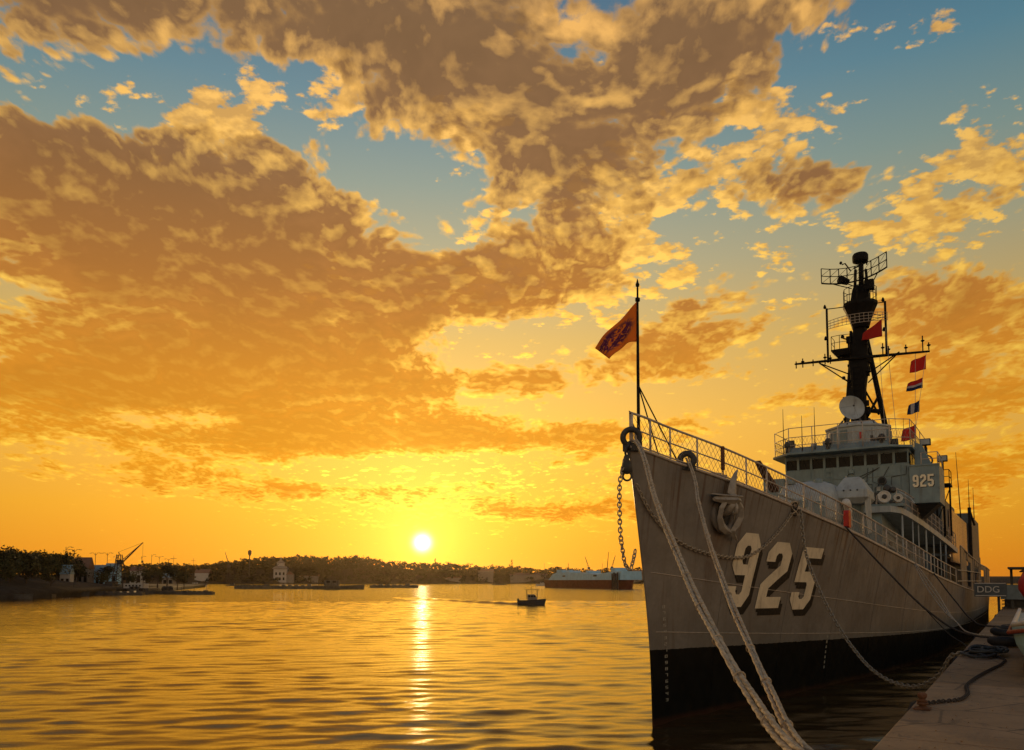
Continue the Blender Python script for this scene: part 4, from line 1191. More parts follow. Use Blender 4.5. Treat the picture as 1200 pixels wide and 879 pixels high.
# lattice ledge by the second post
a = MB(); sbox(a, 37.6, 39.4, 4.3, 5.3, 10.55, 10.68)
led = a.build('signal_ledge', M_MAST, SH)
rail_run(led, [S(37.6, 4.35, 10.68), S(37.6, 5.25, 10.68), S(39.3, 5.25, 10.68)], .9, .025, (.5,), 'ledge_rail', M_MAST)
a = MB()
for n_ in (4.4, 5.2): a.tube([S(38.5, n_, 7.2), S(38.5, n_, 10.6)], .06, 6)
a.tube([S(38.5, 4.4, 8.2), S(38.5, 5.2, 10.4)], .03, 5); a.build('ledge_post', M_MAST, led)
MB().tube([S(55, 4.8, 9.5), S(55.2, 4.6, 15.2)], [.05, .015], 6).build('whip_aerial', M_MAST, SH, smooth=True)
for s_ in (66, 74): MB().tube([S(s_, 4.9, 10.6), S(s_, 4.9, 14.0)], [.05, .015], 6).build('whip_aerial', M_MAST, SH, smooth=True)
# far after gun director & crane, seen edge-on over the side
a = MB(); a.tube([S(60, 5.2, 5.6), S(60, 5.2, 10.8)], .14, 6); a.tube([S(60, 5.2, 10.6), S(63, 5.4, 9.4)], .1, 6); a.build('boat_davit', M_MAST, SH)

# red life ring box on the forecastle rail (lifts off the rail)
p = deck_edge(11.35, 1, .06, .45)
a = MB(); a.loft([[p + Vector((x, y, z)) for x, y in ((-w, -.10), (w, -.10), (w, .10), (-w, .10))] for z, w in ((-.34, .12), (-.28, .22), (.22, .24), (.34, .15))])
o = a.build('red_bag', M_FENDR)
o.matrix_world = SH.matrix_basis
tag(o, 'small red canvas bag hanging on the forecastle rail above the hull', 'bag')


# ------------------------------------------------------------------ pier
def conc_mat():
    m = bpy.data.materials.new('pier_concrete'); m.use_nodes = True
    nt = NT(m.node_tree); nt.n.clear()
    b = nt.node('ShaderNodeBsdfPrincipled'); o = nt.node('ShaderNodeOutputMaterial'); nt.l.new(b.outputs[0], o.inputs[0])
    t = nt.node('ShaderNodeTexCoord').outputs['Object']
    info = nt.node('ShaderNodeObjectInfo')
    big = nt.noise(t, 0.8, 6, 0.65); fine = nt.noise(t, 14, 6, 0.7); st = nt.noise(nt.mapping(t, scale=(0.5, 2.5, 1)), 1.2, 7, 0.7)
    c = nt.mix(nt.sstep(big, 0.3, 0.7), (0.22, 0.128, 0.064, 1), (0.36, 0.225, 0.122, 1))
    c = nt.mix(nt.m('MULTIPLY', nt.sstep(st, 0.5, 0.75), 0.6), c, (0.15, 0.095, 0.06, 1))
    c = nt.mix(nt.m('MULTIPLY', nt.sstep(fine, 0.52, 0.75), 0.45), c, (0.12, 0.09, 0.07, 1))
    c = nt.vm('SCALE', c, scale=nt.m('MULTIPLY_ADD', info.outputs['Random'], 0.35, 0.80))
    blot = nt.noise(t, 1.7, 8, .72, .6)
    c = nt.mix(nt.m('MULTIPLY', nt.sstep(blot, .56, .64), .55), c, (0.075, 0.050, 0.034, 1))
    cr = nt.node('ShaderNodeTexVoronoi', feature='DISTANCE_TO_EDGE'); nt.put(cr.inputs['Vector'], nt.vm('ADD', t, nt.vm('SCALE', nt.node('ShaderNodeTexNoise').outputs['Color'], scale=.0))); cr.inputs['Scale'].default_value = .55
    crk = nt.sstep(nt.m('ADD', cr.outputs['Distance'], nt.m('MULTIPLY', nt.m('SUBTRACT', fine, .5), .03)), .004, .016, 1.0, 0.0)
    c = nt.mix(nt.m('MULTIPLY', crk, .6), c, (0.05, 0.035, 0.025, 1))
    nt.put(b.inputs['Base Color'], c)
    nt.put(b.inputs['Roughness'], nt.sstep(big, 0.3, 0.7, 0.65, 0.9))
    bp = nt.node('ShaderNodeBump'); bp.inputs['Strength'].default_value = 0.6; bp.inputs['Distance'].default_value = 0.02
    nt.put(bp.inputs['Height'], nt.m('ADD', fine, nt.m('MULTIPLY', big, 1.5))); nt.l.new(bp.outputs[0], b.inputs['Normal'])
    return m


M_CONC = conc_mat()
M_ROPE = cmat('mooring_rope_fibre', (0.50, 0.40, 0.27), 0.85, 0.3, 14.0, bump=0.5, bscale=60)
M_DROPE = cmat('dark_mooring_rope', (0.045, 0.036, 0.030), 0.85, 0.3, 14.0, bump=0.5, bscale=60)
M_TYRE = cmat('old_tyre_rubber', (0.020, 0.018, 0.017), 0.75, 0.3, 8.0, bump=0.3)
M_NET = cmat('blue_grey_hawser', (0.055, 0.062, 0.068), 0.9, 0.4, 12.0, bump=0.5, bscale=50)
M_BOATB = cmat('light_blue_boat_paint', (0.36, 0.56, 0.64), 0.45, 0.12, 2.0, streak=0.2)
M_BOATW = cmat('white_boat_paint', (0.62, 0.58, 0.52), 0.5, 0.1, 2.0, streak=0.3)
M_ORANGE = cmat('red_rubbing_strip', (0.30, 0.05, 0.022), 0.6, 0.2, 4.0)


RZ = math.pi / 2 - AXIS
pier = empty('pier', G(0, 0, 0), RZ)
tag(pier, 'long concrete pier alongside the warship', 'pier', kind='structure')
PZ, PE = 2.3, 7.78
b = MB(); b.box(S(45, PE + 6.1, 0.55), (190, 12.0, 3.05)); b.build('pier_body', M_CONC, pier)
rng = random.Random(3)
s_ = -36.0; k = 0
while s_ < 70:
    Ls = 3.1 if s_ < 20 else 6.2
    for (n0, n1) in ((PE, PE + 4.0), (PE + 4.02, PE + 12.1)):
        b = MB(); h = .19 + rng.uniform(-.008, .008)
        b.box(S(s_ + Ls / 2, (n0 + n1) / 2, PZ - .1 + h / 2 - .095), (Ls - .035, n1 - n0 - .02, h))
        b.build('concrete_slab', M_CONC, pier, bevel=.012 if s_ < 15 else 0)
    s_ += Ls
b = MB(); b.box(S(100, PE + 6, PZ - .1), (60, 12.1, .19)); b.build('concrete_slab', M_CONC, pier)
PT = PZ + .004
# timber rubbing strip on the quay face with tyres hanging
for i, s0 in enumerate((-6, 4, 14, 26, 38)):
    t = MB(); t.torus((0, 0, 0), .38, .15, axis=(0, 1, 0), seg=20, ts=8)
    o = t.build('tyre_fender', M_TYRE, None, smooth=True); o.location = G(s0, PE - .17, 1.55); o.rotation_euler = (0, 0, RZ)
    tag(o, ('nearest tyre fender on the quay face', 'second tyre fender from the camera on the quay face', 'third tyre fender from the camera on the quay face', 'fourth tyre fender from the camera on the quay face', 'farthest tyre fender on the quay face')[i], 'tyre', group='tyre fenders on the quay face')


# ------------------------------------------------------------------ ropes and chains
def cat_path(P, n=40):
    """smooth path through given points (ship coordinates)"""
    P = np.array(P, float); d = np.r_[0, np.cumsum(np.linalg.norm(np.diff(P, axis=0), axis=1))]
    f = [smooth_tab(d, P[:, i]) for i in range(3)]
    return [Vector((f[0](t), f[1](t), f[2](t))) for t in np.linspace(0, d[-1], n)]


def strands(path, R0, r, k, turns, seg=6):
    mbx = MB(); L = len(path)
    for j in range(k):
        ps = []
        for i, p in enumerate(path):
            t = path[min(i + 1, L - 1)] - path[max(i - 1, 0)]
            a_, b_ = frame_of(t); th = 2 * math.pi * (j / k + turns * i / L)
            ps.append(p + (a_ * math.cos(th) + b_ * math.sin(th)) * R0)
        mbx.tube(ps, r, seg)
    return mbx


def gpath(P, n): return [G(p.x, p.y, p.z) for p in cat_path(P, n)]


BOL = (-15.3, 8.15)
def hawser(name, P, label, r=.035, mt=None, lash=True):
    path = gpath(P, 560)
    root = empty(name, path[-1]); tag(root, label, 'rope', group='mooring lines of the warship')
    mi = Matrix.Translation(-path[-1])
    loc = [mi @ p for p in path]
    L = len(loc)
    for j in range(3):
        ps = []
        for i, p in enumerate(loc):
            t = loc[min(i + 1, L - 1)] - loc[max(i - 1, 0)]
            a_, b_ = frame_of(t)
            ph = 2 * math.pi * j / 3 + .5 * math.sin(i * .02 + j)
            ps.append(p + a_ * (math.cos(ph) * r * 1.2) + b_ * (math.sin(ph) * r * 1.2 + .014 * math.sin(i * .05 + 2 * j)))
        ys = MB()
        for y_ in range(3):
            hp = []
            for i, p in enumerate(ps):
                a_, b_ = frame_of(loc[min(i + 1, L - 1)] - loc[max(i - 1, 0)]); th = 2 * math.pi * (y_ / 3 + i / 24.0 + .35 * math.sin(i * .037 + j))
                hp.append(p + (a_ * math.cos(th) + b_ * math.sin(th)) * r * .38)
            ys.tube(hp, r * .66, 6)
        tag(ys.build('rope_strand', mt or M_ROPE, root, smooth=True), kind='stuff')
    if lash:
        for i in range(50, L - 20, 44):
            t = (loc[i + 1] - loc[i - 1]).normalized()
            q = MB(); q.torus(loc[i], r * 2.25, .010, axis=t + Vector((.2, .1, 0)), seg=12, ts=5); q.build('lashing', mt or M_ROPE, root, smooth=True)
    return root


hawser('mooring_hawser', [(-1.30, .1, 8.20), (-1.75, .38, 8.02), (-5.53, 2.52, 5.92), (-7.73, 3.76, 4.86), (-10.64, 5.41, 3.59), (-12.85, 6.66, 2.91), (-14.15, 7.39, 2.64), (BOL[0], BOL[1], 2.62)],
       'thick bundled pale hawser running from the stem chock down to the pier', .033)
hawser('mooring_hawser', [(.95, .82, 7.92), (.62, 1.10, 7.42), (-1.08, 1.86, 6.42), (-2.68, 2.56, 5.74), (-4.06, 3.16, 5.21), (-6.74, 4.33, 4.30), (-8.69, 5.18, 3.71), (-12.29, 6.75, 2.85), (-13.5, 7.27, 2.62), (BOL[0], BOL[1] - .05, 2.66)],
       'pale bundled hawser from the second bow chock down to the pier', .027)
# bitts the two hawsers are made fast to
b0 = empty('mooring_bollard', G(BOL[0], BOL[1], PT), RZ); tag(b0, 'iron mooring bollard holding the two bow hawsers', 'bollard')
q = MB(); q.lathe([(.20, 0), (.20, .05), (.13, .08), (.13, .42), (.20, .48), (.20, .54), (.08, .58)], (0, 0, 0), seg=18); q.build('bollard_post', M_RUST, b0, smooth=False)
q = MB()
for z_ in (.20, .27, .34): q.torus((0, 0, z_), .17, .04, seg=20, ts=6)
q.build('rope_turns', M_ROPE, b0, smooth=True)


def simple_line(name, P, r, mt, label, n=40, k=1, spread=.0):
    path = gpath(P, n)
    if k == 1:
        o = MB().tube(path, r, 6).build(name, mt, None, smooth=True); tag(o, label, 'rope', group='mooring lines of the warship'); return o
    root = empty(name, path[-1]); tag(root, label, 'rope', group='mooring lines of the warship')
    for j in range(k):
        ps = []
        for i, p in enumerate(path):
            a_, b_ = frame_of(path[min(i + 1, n - 1)] - path[max(i - 1, 0)])
            u = math.sin(math.pi * min(1, i / n * 1.3 + .1))
            ps.append(p + a_ * ((j - (k - 1) / 2) * spread * u) + Vector((0, 0, -.05 * j * u)) - path[-1])
        MB().tube(ps, r, 6).build('rope_strand', mt, root, smooth=True)
    return root


simple_line('mooring_line', [(11.0, 3.46, 6.32), (10.25, 5.01, 4.55), (9.54, 6.43, 3.09), (9.14, 7.22, 2.54), (8.8, 7.95, PT + .05), (9.0, 8.7, PT + .05), (9.3, 9.3, PT + .05)], .034, M_DROPE, 'dark mooring line from the deck edge below the gun down across the pier')
simple_line('mooring_line', [(21.06, 4.78, 5.05), (16.71, 5.96, 3.69), (12.94, 6.97, 2.66), (10.1, 7.85, PT + .04), (9.6, 8.3, PT + .04)], .024, M_ROPE, 'three slack pale lines from the platform pillars down to the pier', 40, 3, .11)
simple_line('mooring_line', [(26.08, 5.15, 4.6), (21.44, 6.43, 3.23), (18.36, 7.26, 2.5), (16.5, 7.9, PT + .04), (16.3, 8.6, PT + .04)], .036, M_DROPE, 'dark mooring line farthest aft beside the platform pillars')
simple_line('mooring_line', [(9.9, 6.0, 3.50), (9.2, 7.0, 2.4), (7.9, 7.6, 2.05), (7.0, 7.72, 1.6)], .016, M_DROPE, 'thin dark line dropping from the mooring line to the quay face', 20)


def chain(name, P, link, r, mt, label, group='chains on the bow'):
    path = gpath(P, 400)
    d = np.r_[0, np.cumsum([(path[i + 1] - path[i]).length for i in range(len(path) - 1)])]
    pitch = link * .70
    nl = int(d[-1] / pitch)
    # one link
    lk = MB(); n_ = 14; c = []
    for i in range(n_):
        t = 2 * math.pi * i / n_
        c.append(Vector((math.cos(t) * link * .5, math.sin(t) * link * .30, 0)))
    vs = []; ts = 6
    for i in range(n_):
        t = (c[(i + 1) % n_] - c[i - 1]).normalized(); nrm = Vector((t.y, -t.x, 0))
        for k in range(ts):
            u = 2 * math.pi * k / ts
            vs.append(c[i] + nrm * r * math.cos(u) + Vector((0, 0, r * math.sin(u))))
    fs = [(i * ts + k, i * ts + (k + 1) % ts, ((i + 1) % n_) * ts + (k + 1) % ts, ((i + 1) % n_) * ts + k) for i in range(n_) for k in range(ts)]
    me = None
    root = empty(name, path[0]); tag(root, label, 'chain', group=group)
    for j in range(nl):
        x = (j + .5) * pitch; i = min(int(np.searchsorted(d, x)), len(path) - 2); i = max(i, 1)
        p = path[i]; t = (path[i + 1] - path[i - 1]).normalized(); a_, b_ = frame_of(t)
        if j % 2: a_, b_ = b_, -a_
        Mx = Matrix((t, a_, b_)).transposed().to_4x4(); Mx.translation = p - path[0]
        if me is None:
            o = link_mesh('chain_link', vs, fs, mt, root, True); me = o.data
        else:
            o = bpy.data.objects.new('chain_link', me); COL.objects.link(o); o.parent = root
        o.matrix_local = Mx
    return root


# bridle chain lying along the port bow
cp = []
for s0, z0 in ((-1.25, 6.95), (-.6, 6.25), (0.0, 5.80), (.7, 5.45), (1.5, 5.2), (2.4, 5.05), (3.4, 4.97), (4.3, 5.02), (5.1, 5.30), (5.8, 5.75), (6.3, 6.2), (6.75, 6.75)):
    h = hull_pt(s0, z0, .07) if s0 > f_stem(z0) + .05 else S(s0, .12, z0)
    cp.append((h.x, -h.y, h.z))
chain('bow_chain', cp, .17, .018, M_CHAIN, 'rusty chain draped along the bow from the stem to the forecastle rail')
chain('bow_chain', [(-1.62, -.05, 7.65), (-1.85, -.10, 7.0), (-1.80, -.15, 6.2), (-1.55, -.2, 5.15), (-1.25, -.2, 4.60), (-1.08, -.18, 4.52), (-.95, -.15, 4.75), (-.80, -.12, 5.15)], .17, .019, M_CHAIN, 'chain hanging in a loop clear of the stem against the sunset')
chain('bow_chain', [(6.95, 2.72, 6.72), (6.58, 2.96, 5.11), (6.06, 3.46, 3.94), (5.4, 4.1, 2.85), (4.77, 4.7, 2.1), (4.04, 5.4, 1.5), (3.36, 6.06, 1.27), (2.59, 6.8, 1.35), (2.11, 7.3, 1.75), (1.6, 7.72, 2.32), (1.5, 8.0, PT + .05)], .17, .021, cmat('galvanised_chain', (.30, .26, .20), .5, .3, 9., metal=.3, rust=.3), 'pale chain sagging from the forecastle rail down to the pier edge')
# swivel and shackle at the stem that carry the chains
sw = empty('stem_swivel', G(-1.62, 0, 7.2), RZ); tag(sw, 'iron swivel and shackles hanging at the stem head', 'swivel')
q = MB(); q.lathe([(.05, 0), (.16, .05), (.13, .28), (.07, .42), (.09, .48), (.05, .55)], (0, 0, 0), seg=12); q.build('swivel_body', M_DARK, sw, smooth=True)
q = MB(); q.torus((0.06, 0, .65), .13, .035, axis=(0, 1, .2), seg=16, ts=6); q.build('shackle', M_DARK, sw, smooth=True)
q = MB(); q.torus((0.02, 0, -.06), .12, .03, axis=(1, .3, 0), seg=16, ts=6); q.build('shackle', M_DARK, sw, smooth=True)
q = MB(); q.tube([(0.1, 0, .72), (.22, 0, .95)], .05, 6); q.build('swivel_pin', M_DARK, sw, smooth=True)
# rope bundle where the chains pass through the rail
kb = empty('chain_lashing', G(6.75, 2.62, 6.72), RZ); tag(kb, 'knotted rope lashing holding chains at the forecastle rail', 'lashing')
rg = random.Random(8)
for i in range(9):
    q = MB(); ph = rg.uniform(0, 6)
    q.tube([(.16 * math.sin(t * 2 + ph) * (1 + .2 * i / 9), .05 + .10 * math.cos(t * 2 + ph), .02 + .30 * math.sin(t + i) * .8) for t in np.linspace(0, 3.0, 12)], .022, 5); q.build('rope_loop', M_DROPE if i % 2 else M_ROPE, kb, smooth=True)

# ------------------------------------------------------------------ things on the pier
bo = empty('pier_cleat_post', G(-8.62, 7.96, PT), RZ); bo.scale = (.75, .75, .9); tag(bo, 'small rusty mooring post at the pier edge near the camera', 'mooring post')
q = MB(); q.lathe([(.12, 0), (.12, .03), (.065, .05), (.06, .17), (.085, .20), (.09, .245), (.05, .27)], (0, 0, 0), seg=14); q.build('post', M_RUST, bo, smooth=False)
q = MB(); q.box((0, 0, .012), (.34, .30, .02)); q.build('base_plate', M_RUST, bo)
q = MB(); q.tube([(-.13, .0, .22), (.13, 0, .22)], .025, 8); q.build('cross_pin', M_RUST, bo, smooth=True)
q = MB(); q.torus((.0, 0, .09), .085, .022, seg=14, ts=6); q.torus((.02, .01, .13), .08, .02, axis=(.1, 0, 1), seg=14, ts=6); q.build('rope_turns', M_RUST, bo, smooth=True)
chain('pier_chain', [(-8.55, 7.98, PT + .10), (-8.2, 7.95, PT + .03), (-7.85, 8.11, PT + .02), (-7.48, 8.34, PT + .02), (-6.88, 8.42, PT + .02), (-5.39, 8.35, PT + .02), (-3.81, 8.44, PT + .02), (-2.27, 8.6, PT + .02), (-.48, 8.79, PT + .02), (.9, 8.75, PT + .02), (1.5, 8.5, PT + .06)], .09, .012, M_DROPE, 'dark chain lying across the pier slabs to the coiled hawser', 'chain lying on the pier')
# grit, chips and scraps of rope lying about the slabs: nobody could count them
gm = MB(); rp_ = random.Random(77)
for i in range(170):
    s0 = rp_.uniform(-14, 10); n0 = PE + .1 + abs(rp_.gauss(0, .9)); r_ = rp_.uniform(.004, .014)
    if n0 > 11: continue
    p = G(s0, n0, PT + r_ * .4); gm.box(p, (r_ * rp_.uniform(.8, 2), r_ * 1.3, r_), rz=rp_.uniform(0, 3), rx=rp_.uniform(-.4, .4))
tag(gm.build('pier_grit', M_CONC), 'scattered grit and chips on the pier slabs', 'grit', kind='stuff')
# coiled hawser
co = empty('coiled_hawser', G(1.7, 8.35, PT), RZ); tag(co, 'heap of coiled blue grey hawser lying on the pier', 'rope coil')
for i in range(11):
    q = MB(); ra = rg.uniform(.35, .85); rb_ = ra * rg.uniform(.4, .6); ph = rg.uniform(0, 6); cx_ = rg.uniform(-.5, .6); cy_ = rg.uniform(-.16, .12)
    q.tube([(cx_ + ra * math.cos(t) * 1.25, cy_ + rb_ * math.sin(t), .045 + .014 * i + .02 * math.sin(3 * t + ph)) for t in np.linspace(ph, ph + 6.1, 26)], .030, 6)
    q.build('rope_loop', M_NET, co, smooth=True)
for i, (s0, n0, rz_, tl) in enumerate(((5.2, 8.72, 0.2, 0), (10.2, 8.62, .1, .1), (12.2, 8.85, 0.3, .1))):
    t = MB()
    t.lathe([(.22, -.13), (.40, -.14), (.50, -.07), (.52, 0), (.50, .07), (.40, .14), (.22, .13), (.22, -.13)], (0, 0, 0), seg=24)
    o = t.build('old_tyre', M_TYRE, None, smooth=True); o.location = G(s0, n0, PT + .16); o.rotation_euler = (tl, 0, rz_)
    o.scale = (.85, .85, .9)
    tag(o, ('worn black tyre lying flat beside the coiled hawser', 'black tyre lying farther along the pier past the dark mooring line', 'third black tyre, the farthest one along the pier')[i], 'tyre', group='tyres lying on the pier')

# open blue and white boat hauled up along the pier
bt = empty('open_boat', G(-4.8, 9.86, PT), RZ); tag(bt, 'light blue open boat with white thwarts drawn up on the pier', 'boat')
Lb = 13.0
def bsec(u):     # u 0 bow (near camera) .. 1
    w = .82 * min(1, (u / .16)) ** .55 * (1 - .06 * u); return w
rows_o = []; rows_i = []
for u in np.concatenate([np.linspace(0, .16, 8), np.linspace(.16, 1, 14)[1:]]):
    w = bsec(u) + .02; s0 = u * Lb; k = .20 * max(0, 1 - u * 6)
    rows_o.append([Vector((s0, -w, .98 + k)), Vector((s0 + .05, -w * .92, .62)), Vector((s0 + .15, -w * .72, .30)), Vector((s0 + .25, 0, .16)), Vector((s0 + .15, w * .72, .30)), Vector((s0 + .05, w * .92, .62)), Vector((s0, w, .98 + k))])
    rows_i.append([Vector((s0 + .06, -w * .93, .96 + k)), Vector((s0 + .1, -w * .85, .66)), Vector((s0 + .2, -w * .6, .40)), Vector((s0 + .3, 0, .34)), Vector((s0 + .2, w * .6, .40)), Vector((s0 + .1, w * .85, .66)), Vector((s0 + .06, w * .93, .96 + k))])
q = MB(); q.grid(rows_o); q.grid(rows_i); q.build('boat_hull', M_BOATB, bt, smooth=False)
for sd in (0, -1):
    MB().tube([(r[sd] + rows_i[i][sd]) / 2 + Vector((0, 0, .02)) for i, r in enumerate(rows_o)], .055, 6).build('gunwale', M_BOATW, bt, smooth=True)
    MB().tube([r[sd] + Vector((0, .05 if sd == -1 else -.05, -.14)) for r in rows_o[:14]], .045, 6).build('rubbing_strip', M_ORANGE, bt, smooth=True)
for i in range(11):
    s0 = 1.0 + i * 1.08; w = bsec(s0 / Lb)
    q = MB(); q.box((s0, 0, .90), (.26, w * 1.84, .05)); q.build('thwart', M_BOATW, bt, bevel=.01)
    q = MB(); q.box((s0 + .55, 0, .56), (.78, w * 1.5, .04)); q.build('floor_board', M_BOATB, bt, bevel=.01)
for s0 in (2.0, 7.0, 11.5):
    q = MB(); q.box((s0, 0, .12), (.25, 1.3, .24)); q.build('keel_block', M_RUST, bt)
# red float hung on a post beyond the boat
fl = empty('red_float', G(9.5, 9.55, PT), RZ); tag(fl, 'round red float hanging on a post above the blue boat', 'float')
q = MB(); q.lathe([(.05, -.55), (.32, -.42), (.48, -.12), (.48, .12), (.34, .42), (.1, .55)], (0, 0, 1.75), seg=18); q.build('float_body', M_FENDR, fl, smooth=True)
q = MB(); q.tube([(0.6, 0, 0), (.6, 0, 2.9), (.0, 0, 2.95)], .06, 8); q.tube([(0, 0, 2.95), (0, 0, 2.25)], .015, 5); q.build('post', M_MAST, fl, smooth=True)
# gangway structure with a sign board between hull and pier
gw = empty('gangway', G(42.0, 7.0, 0), RZ); tag(gw, 'dark gangway tower with lettered side board linking pier and warship', 'gangway')
def gb(nm, s0, s1, n0, n1, z0, z1, mt, bev=0.0):
    q = MB(); q.box(((s0 + s1) / 2, -(n0 + n1) / 2, (z0 + z1) / 2), (s1 - s0, n1 - n0, z1 - z0)); return q.build(nm, mt, gw, bevel=bev)
sb = gb('sign_board', -.05, .05, -.80, 1.15, 3.12, 4.02, M_BGREY, .01)
gb('side_board', .10, .18, .75, 2.6, 2.95, 3.95, cmat('faded_blue_board', (.16, .21, .24), .6, .2, 2.0), .01)
for n0 in (.55, 1.35, 2.5):
    gb('gangway_post', .3, .5, n0, n0 + .16, 0.6 if n0 < .7 else PZ, 5.0 if n0 > 1 else 3.9, M_DARK)
for i in range(6):
    gb('gangway_tread', .4 + .5 * i, .75 + .5 * i, .8, 2.2, 2.35 + .22 * i, 2.42 + .22 * i, M_DARK)
gb('gangway_panel', 3.4, 3.5, .9, 2.9, 2.3, 3.6, M_DARK)
rf = gb('canopy_roof', -1.2, 5.0, 1.25, 5.5, 5.02, 5.14, M_DARK)
M_SIGNW = cmat('sign_white', (.62, .60, .56), .5, .08, 3.0)
fc = bpy.data.curves.new('sign_letters', 'FONT'); fc.body = 'DDG'; fc.size = .62; fc.extrude = .006; fc.align_x = 'CENTER'
tmp = bpy.data.objects.new('tmp', fc); COL.objects.link(tmp)
dg = bpy.context.evaluated_depsgraph_get()
me = bpy.data.meshes.new_from_object(tmp.evaluated_get(dg)); bpy.data.objects.remove(tmp)
me.materials.clear(); me.materials.append(M_SIGNW)
lt = bpy.data.objects.new('sign_lettering', me); COL.objects.link(lt); lt.parent = sb
lt.location = (-.062, -.05, 3.42); lt.rotation_euler = (R(90), 0, R(-90))
for z_ in (3.2, 4.04):
    q = MB(); q.box((-.058, -.18, z_), (.012, 1.80, .05)); q.build('sign_border', M_SIGNW, sb)
# small rocks / sheds beyond on the quay
sh = empty('quay_shed', G(72, 11.5, PZ), RZ); tag(sh, 'low dark shed with sloping roof far along the pier', 'shed')
q = MB(); q.box((0, 0, 1.4), (8, 5, 2.8)); q.build('wall', M_DARK, sh)
q = MB(); q.prism([(-4.3, -2.8, 2.8), (-4.3, 2.8, 2.8), (-4.3, 0.8, 4.2)], (8.6, 0, 0)); q.build('roof', M_RUST, sh)


# ------------------------------------------------------------------ flags
def flag_mat(name, c1, c2=None, kind='plain'):
    m = bpy.data.materials.new(name); m.use_nodes = True
    nt = NT(m.node_tree); nt.n.clear()
    b = nt.node('ShaderNodeBsdfPrincipled'); o = nt.node('ShaderNodeOutputMaterial')
    tr = nt.node('ShaderNodeBsdfTranslucent'); mx = nt.node('ShaderNodeMixShader'); mx.inputs[0].default_value = .45
    t = nt.node('ShaderNodeTexCoord').outputs['UV']
    u, v, _ = nt.xyz(t)
    c = c1
    if kind == 'emblem':
        n = nt.noise(t, 5.5, 4, .65, 1.2)
        ctr = nt.vm('DISTANCE', nt.mapping(t, scale=(1.0, 1.5, 1)), (.62, .80, 0))
        msk = nt.m('MULTIPLY', nt.sstep(n, .42, .48), nt.sstep(ctr, .40, .62, 1.0, 0.0))
        c = nt.mix(msk, c1, c2)
        n2 = nt.noise(t, 11, 3, .6, .8)
        c = nt.mix(nt.m('MULTIPLY', nt.sstep(n2, .55, .6), msk), c, (.42, .10, .16, 1))
    elif kind == 'stripes':
        c = nt.ramp(v, [(0, (.02, .03, .10, 1)), (.33, (.55, .5, .5, 1)), (.55, (.55, .03, .02, 1))], 'CONSTANT')
    elif kind == 'halves':
        c = nt.ramp(u, [(0, (.02, .03, .10, 1)), (.45, (.5, .48, .5, 1)), (.75, (.02, .03, .10, 1))], 'CONSTANT')
    nt.put(b.inputs['Base Color'], c); b.inputs['Roughness'].default_value = .8
    nt.put(tr.inputs[0], c)
    nt.l.new(b.outputs[0], mx.inputs[1]); nt.l.new(tr.outputs[0], mx.inputs[2]); nt.l.new(mx.outputs[0], o.inputs[0])
    return m


def flag(name, label, group, corners, mt, nu=24, nv=14, amp=.07, waves=2.2, cut=0.0):
    """corners: hoist top, hoist bottom, fly bottom, fly top in ship coordinates"""
    H0, H1, F1, F0 = [G(*c) for c in corners]
    me = bpy.data.meshes.new(name); vs = []; uv = []
    nrm = (F0 - H0).cross(H1 - H0).normalized()
    for i in range(nu + 1):
        u = i / nu
        for j in range(nv + 1):
            v = j / nv
            p = H1.lerp(F1, u).lerp(H0.lerp(F0, u), v)
            p = p + nrm * (amp * u ** .7 * math.sin(waves * 2 * math.pi * u + 2.2 * v)) + Vector((0, 0, -cut * math.sin(math.pi * u) * (1 - v)))
            vs.append(p - H1); uv.append((u, v))
    fs = [(i * (nv + 1) + j, (i + 1) * (nv + 1) + j, (i + 1) * (nv + 1) + j + 1, i * (nv + 1) + j + 1) for i in range(nu) for j in range(nv)]
    me.from_pydata([tuple(p) for p in vs], [], fs)
    ul = me.uv_layers.new(name='UVMap')
    for l in me.loops: ul.data[l.index].uv = uv[l.vertex_index]
    me.polygons.foreach_set('use_smooth', [True] * len(me.polygons)); me.materials.append(mt)
    o = bpy.data.objects.new(name, me); COL.objects.link(o); o.location = H1
    sm = o.modifiers.new('thick', 'SOLIDIFY'); sm.thickness = .004
    tag(o, label, 'flag', group); return o


flag('bow_flag', 'orange yellow flag with purple emblem flying from the jackstaff', None,
     [(-.75, -.03, 12.42), (-.76, -.03, 11.22), (-.80, -.86, 10.80), (-.75, -1.45, 11.28)], flag_mat('bow_flag_cloth', (.80, .30, .035, 1), (.16, .03, .12, 1), 'emblem'), 30, 18, .10, 1.3, -.16)
M_FR = flag_mat('red_flag_cloth', (.62, .035, .02, 1)); M_FS = flag_mat('striped_flag_cloth', (.5, .5, .5, 1), kind='stripes'); M_FH = flag_mat('blue_white_flag_cloth', (.5, .5, .5, 1), kind='halves')
GF = 'signal flags on the halyard'
for nm, zt_, zb_, wd, mt, lb in (('signal_flag', 18.95, 18.0, .95, M_FR, 'red signal flag, topmost under the yardarm end'), ('signal_flag', 17.35, 16.65, .95, M_FS, 'red white and blue striped signal flag on the halyard'),
                               ('signal_flag', 15.75, 15.0, .70, M_FH, 'blue and white signal flag, third down the halyard'), ('signal_flag', 14.1, 13.2, .85, M_FR, 'red signal flag at the foot of the halyard')):
    t = (19.2 - zt_) / 6.8
    s0 = MS - .5 - 2.7 * t; n0 = 4.35 - .73 * t
    flag(nm, lb, GF, [(s0, n0, zt_), (s0 - .1, n0 - .02, zb_), (s0 - .25, n0 - wd, zb_ - .18), (s0 + .1, n0 - wd * .95, zt_ - .25)], mt, 14, 8, .09, 1.2)
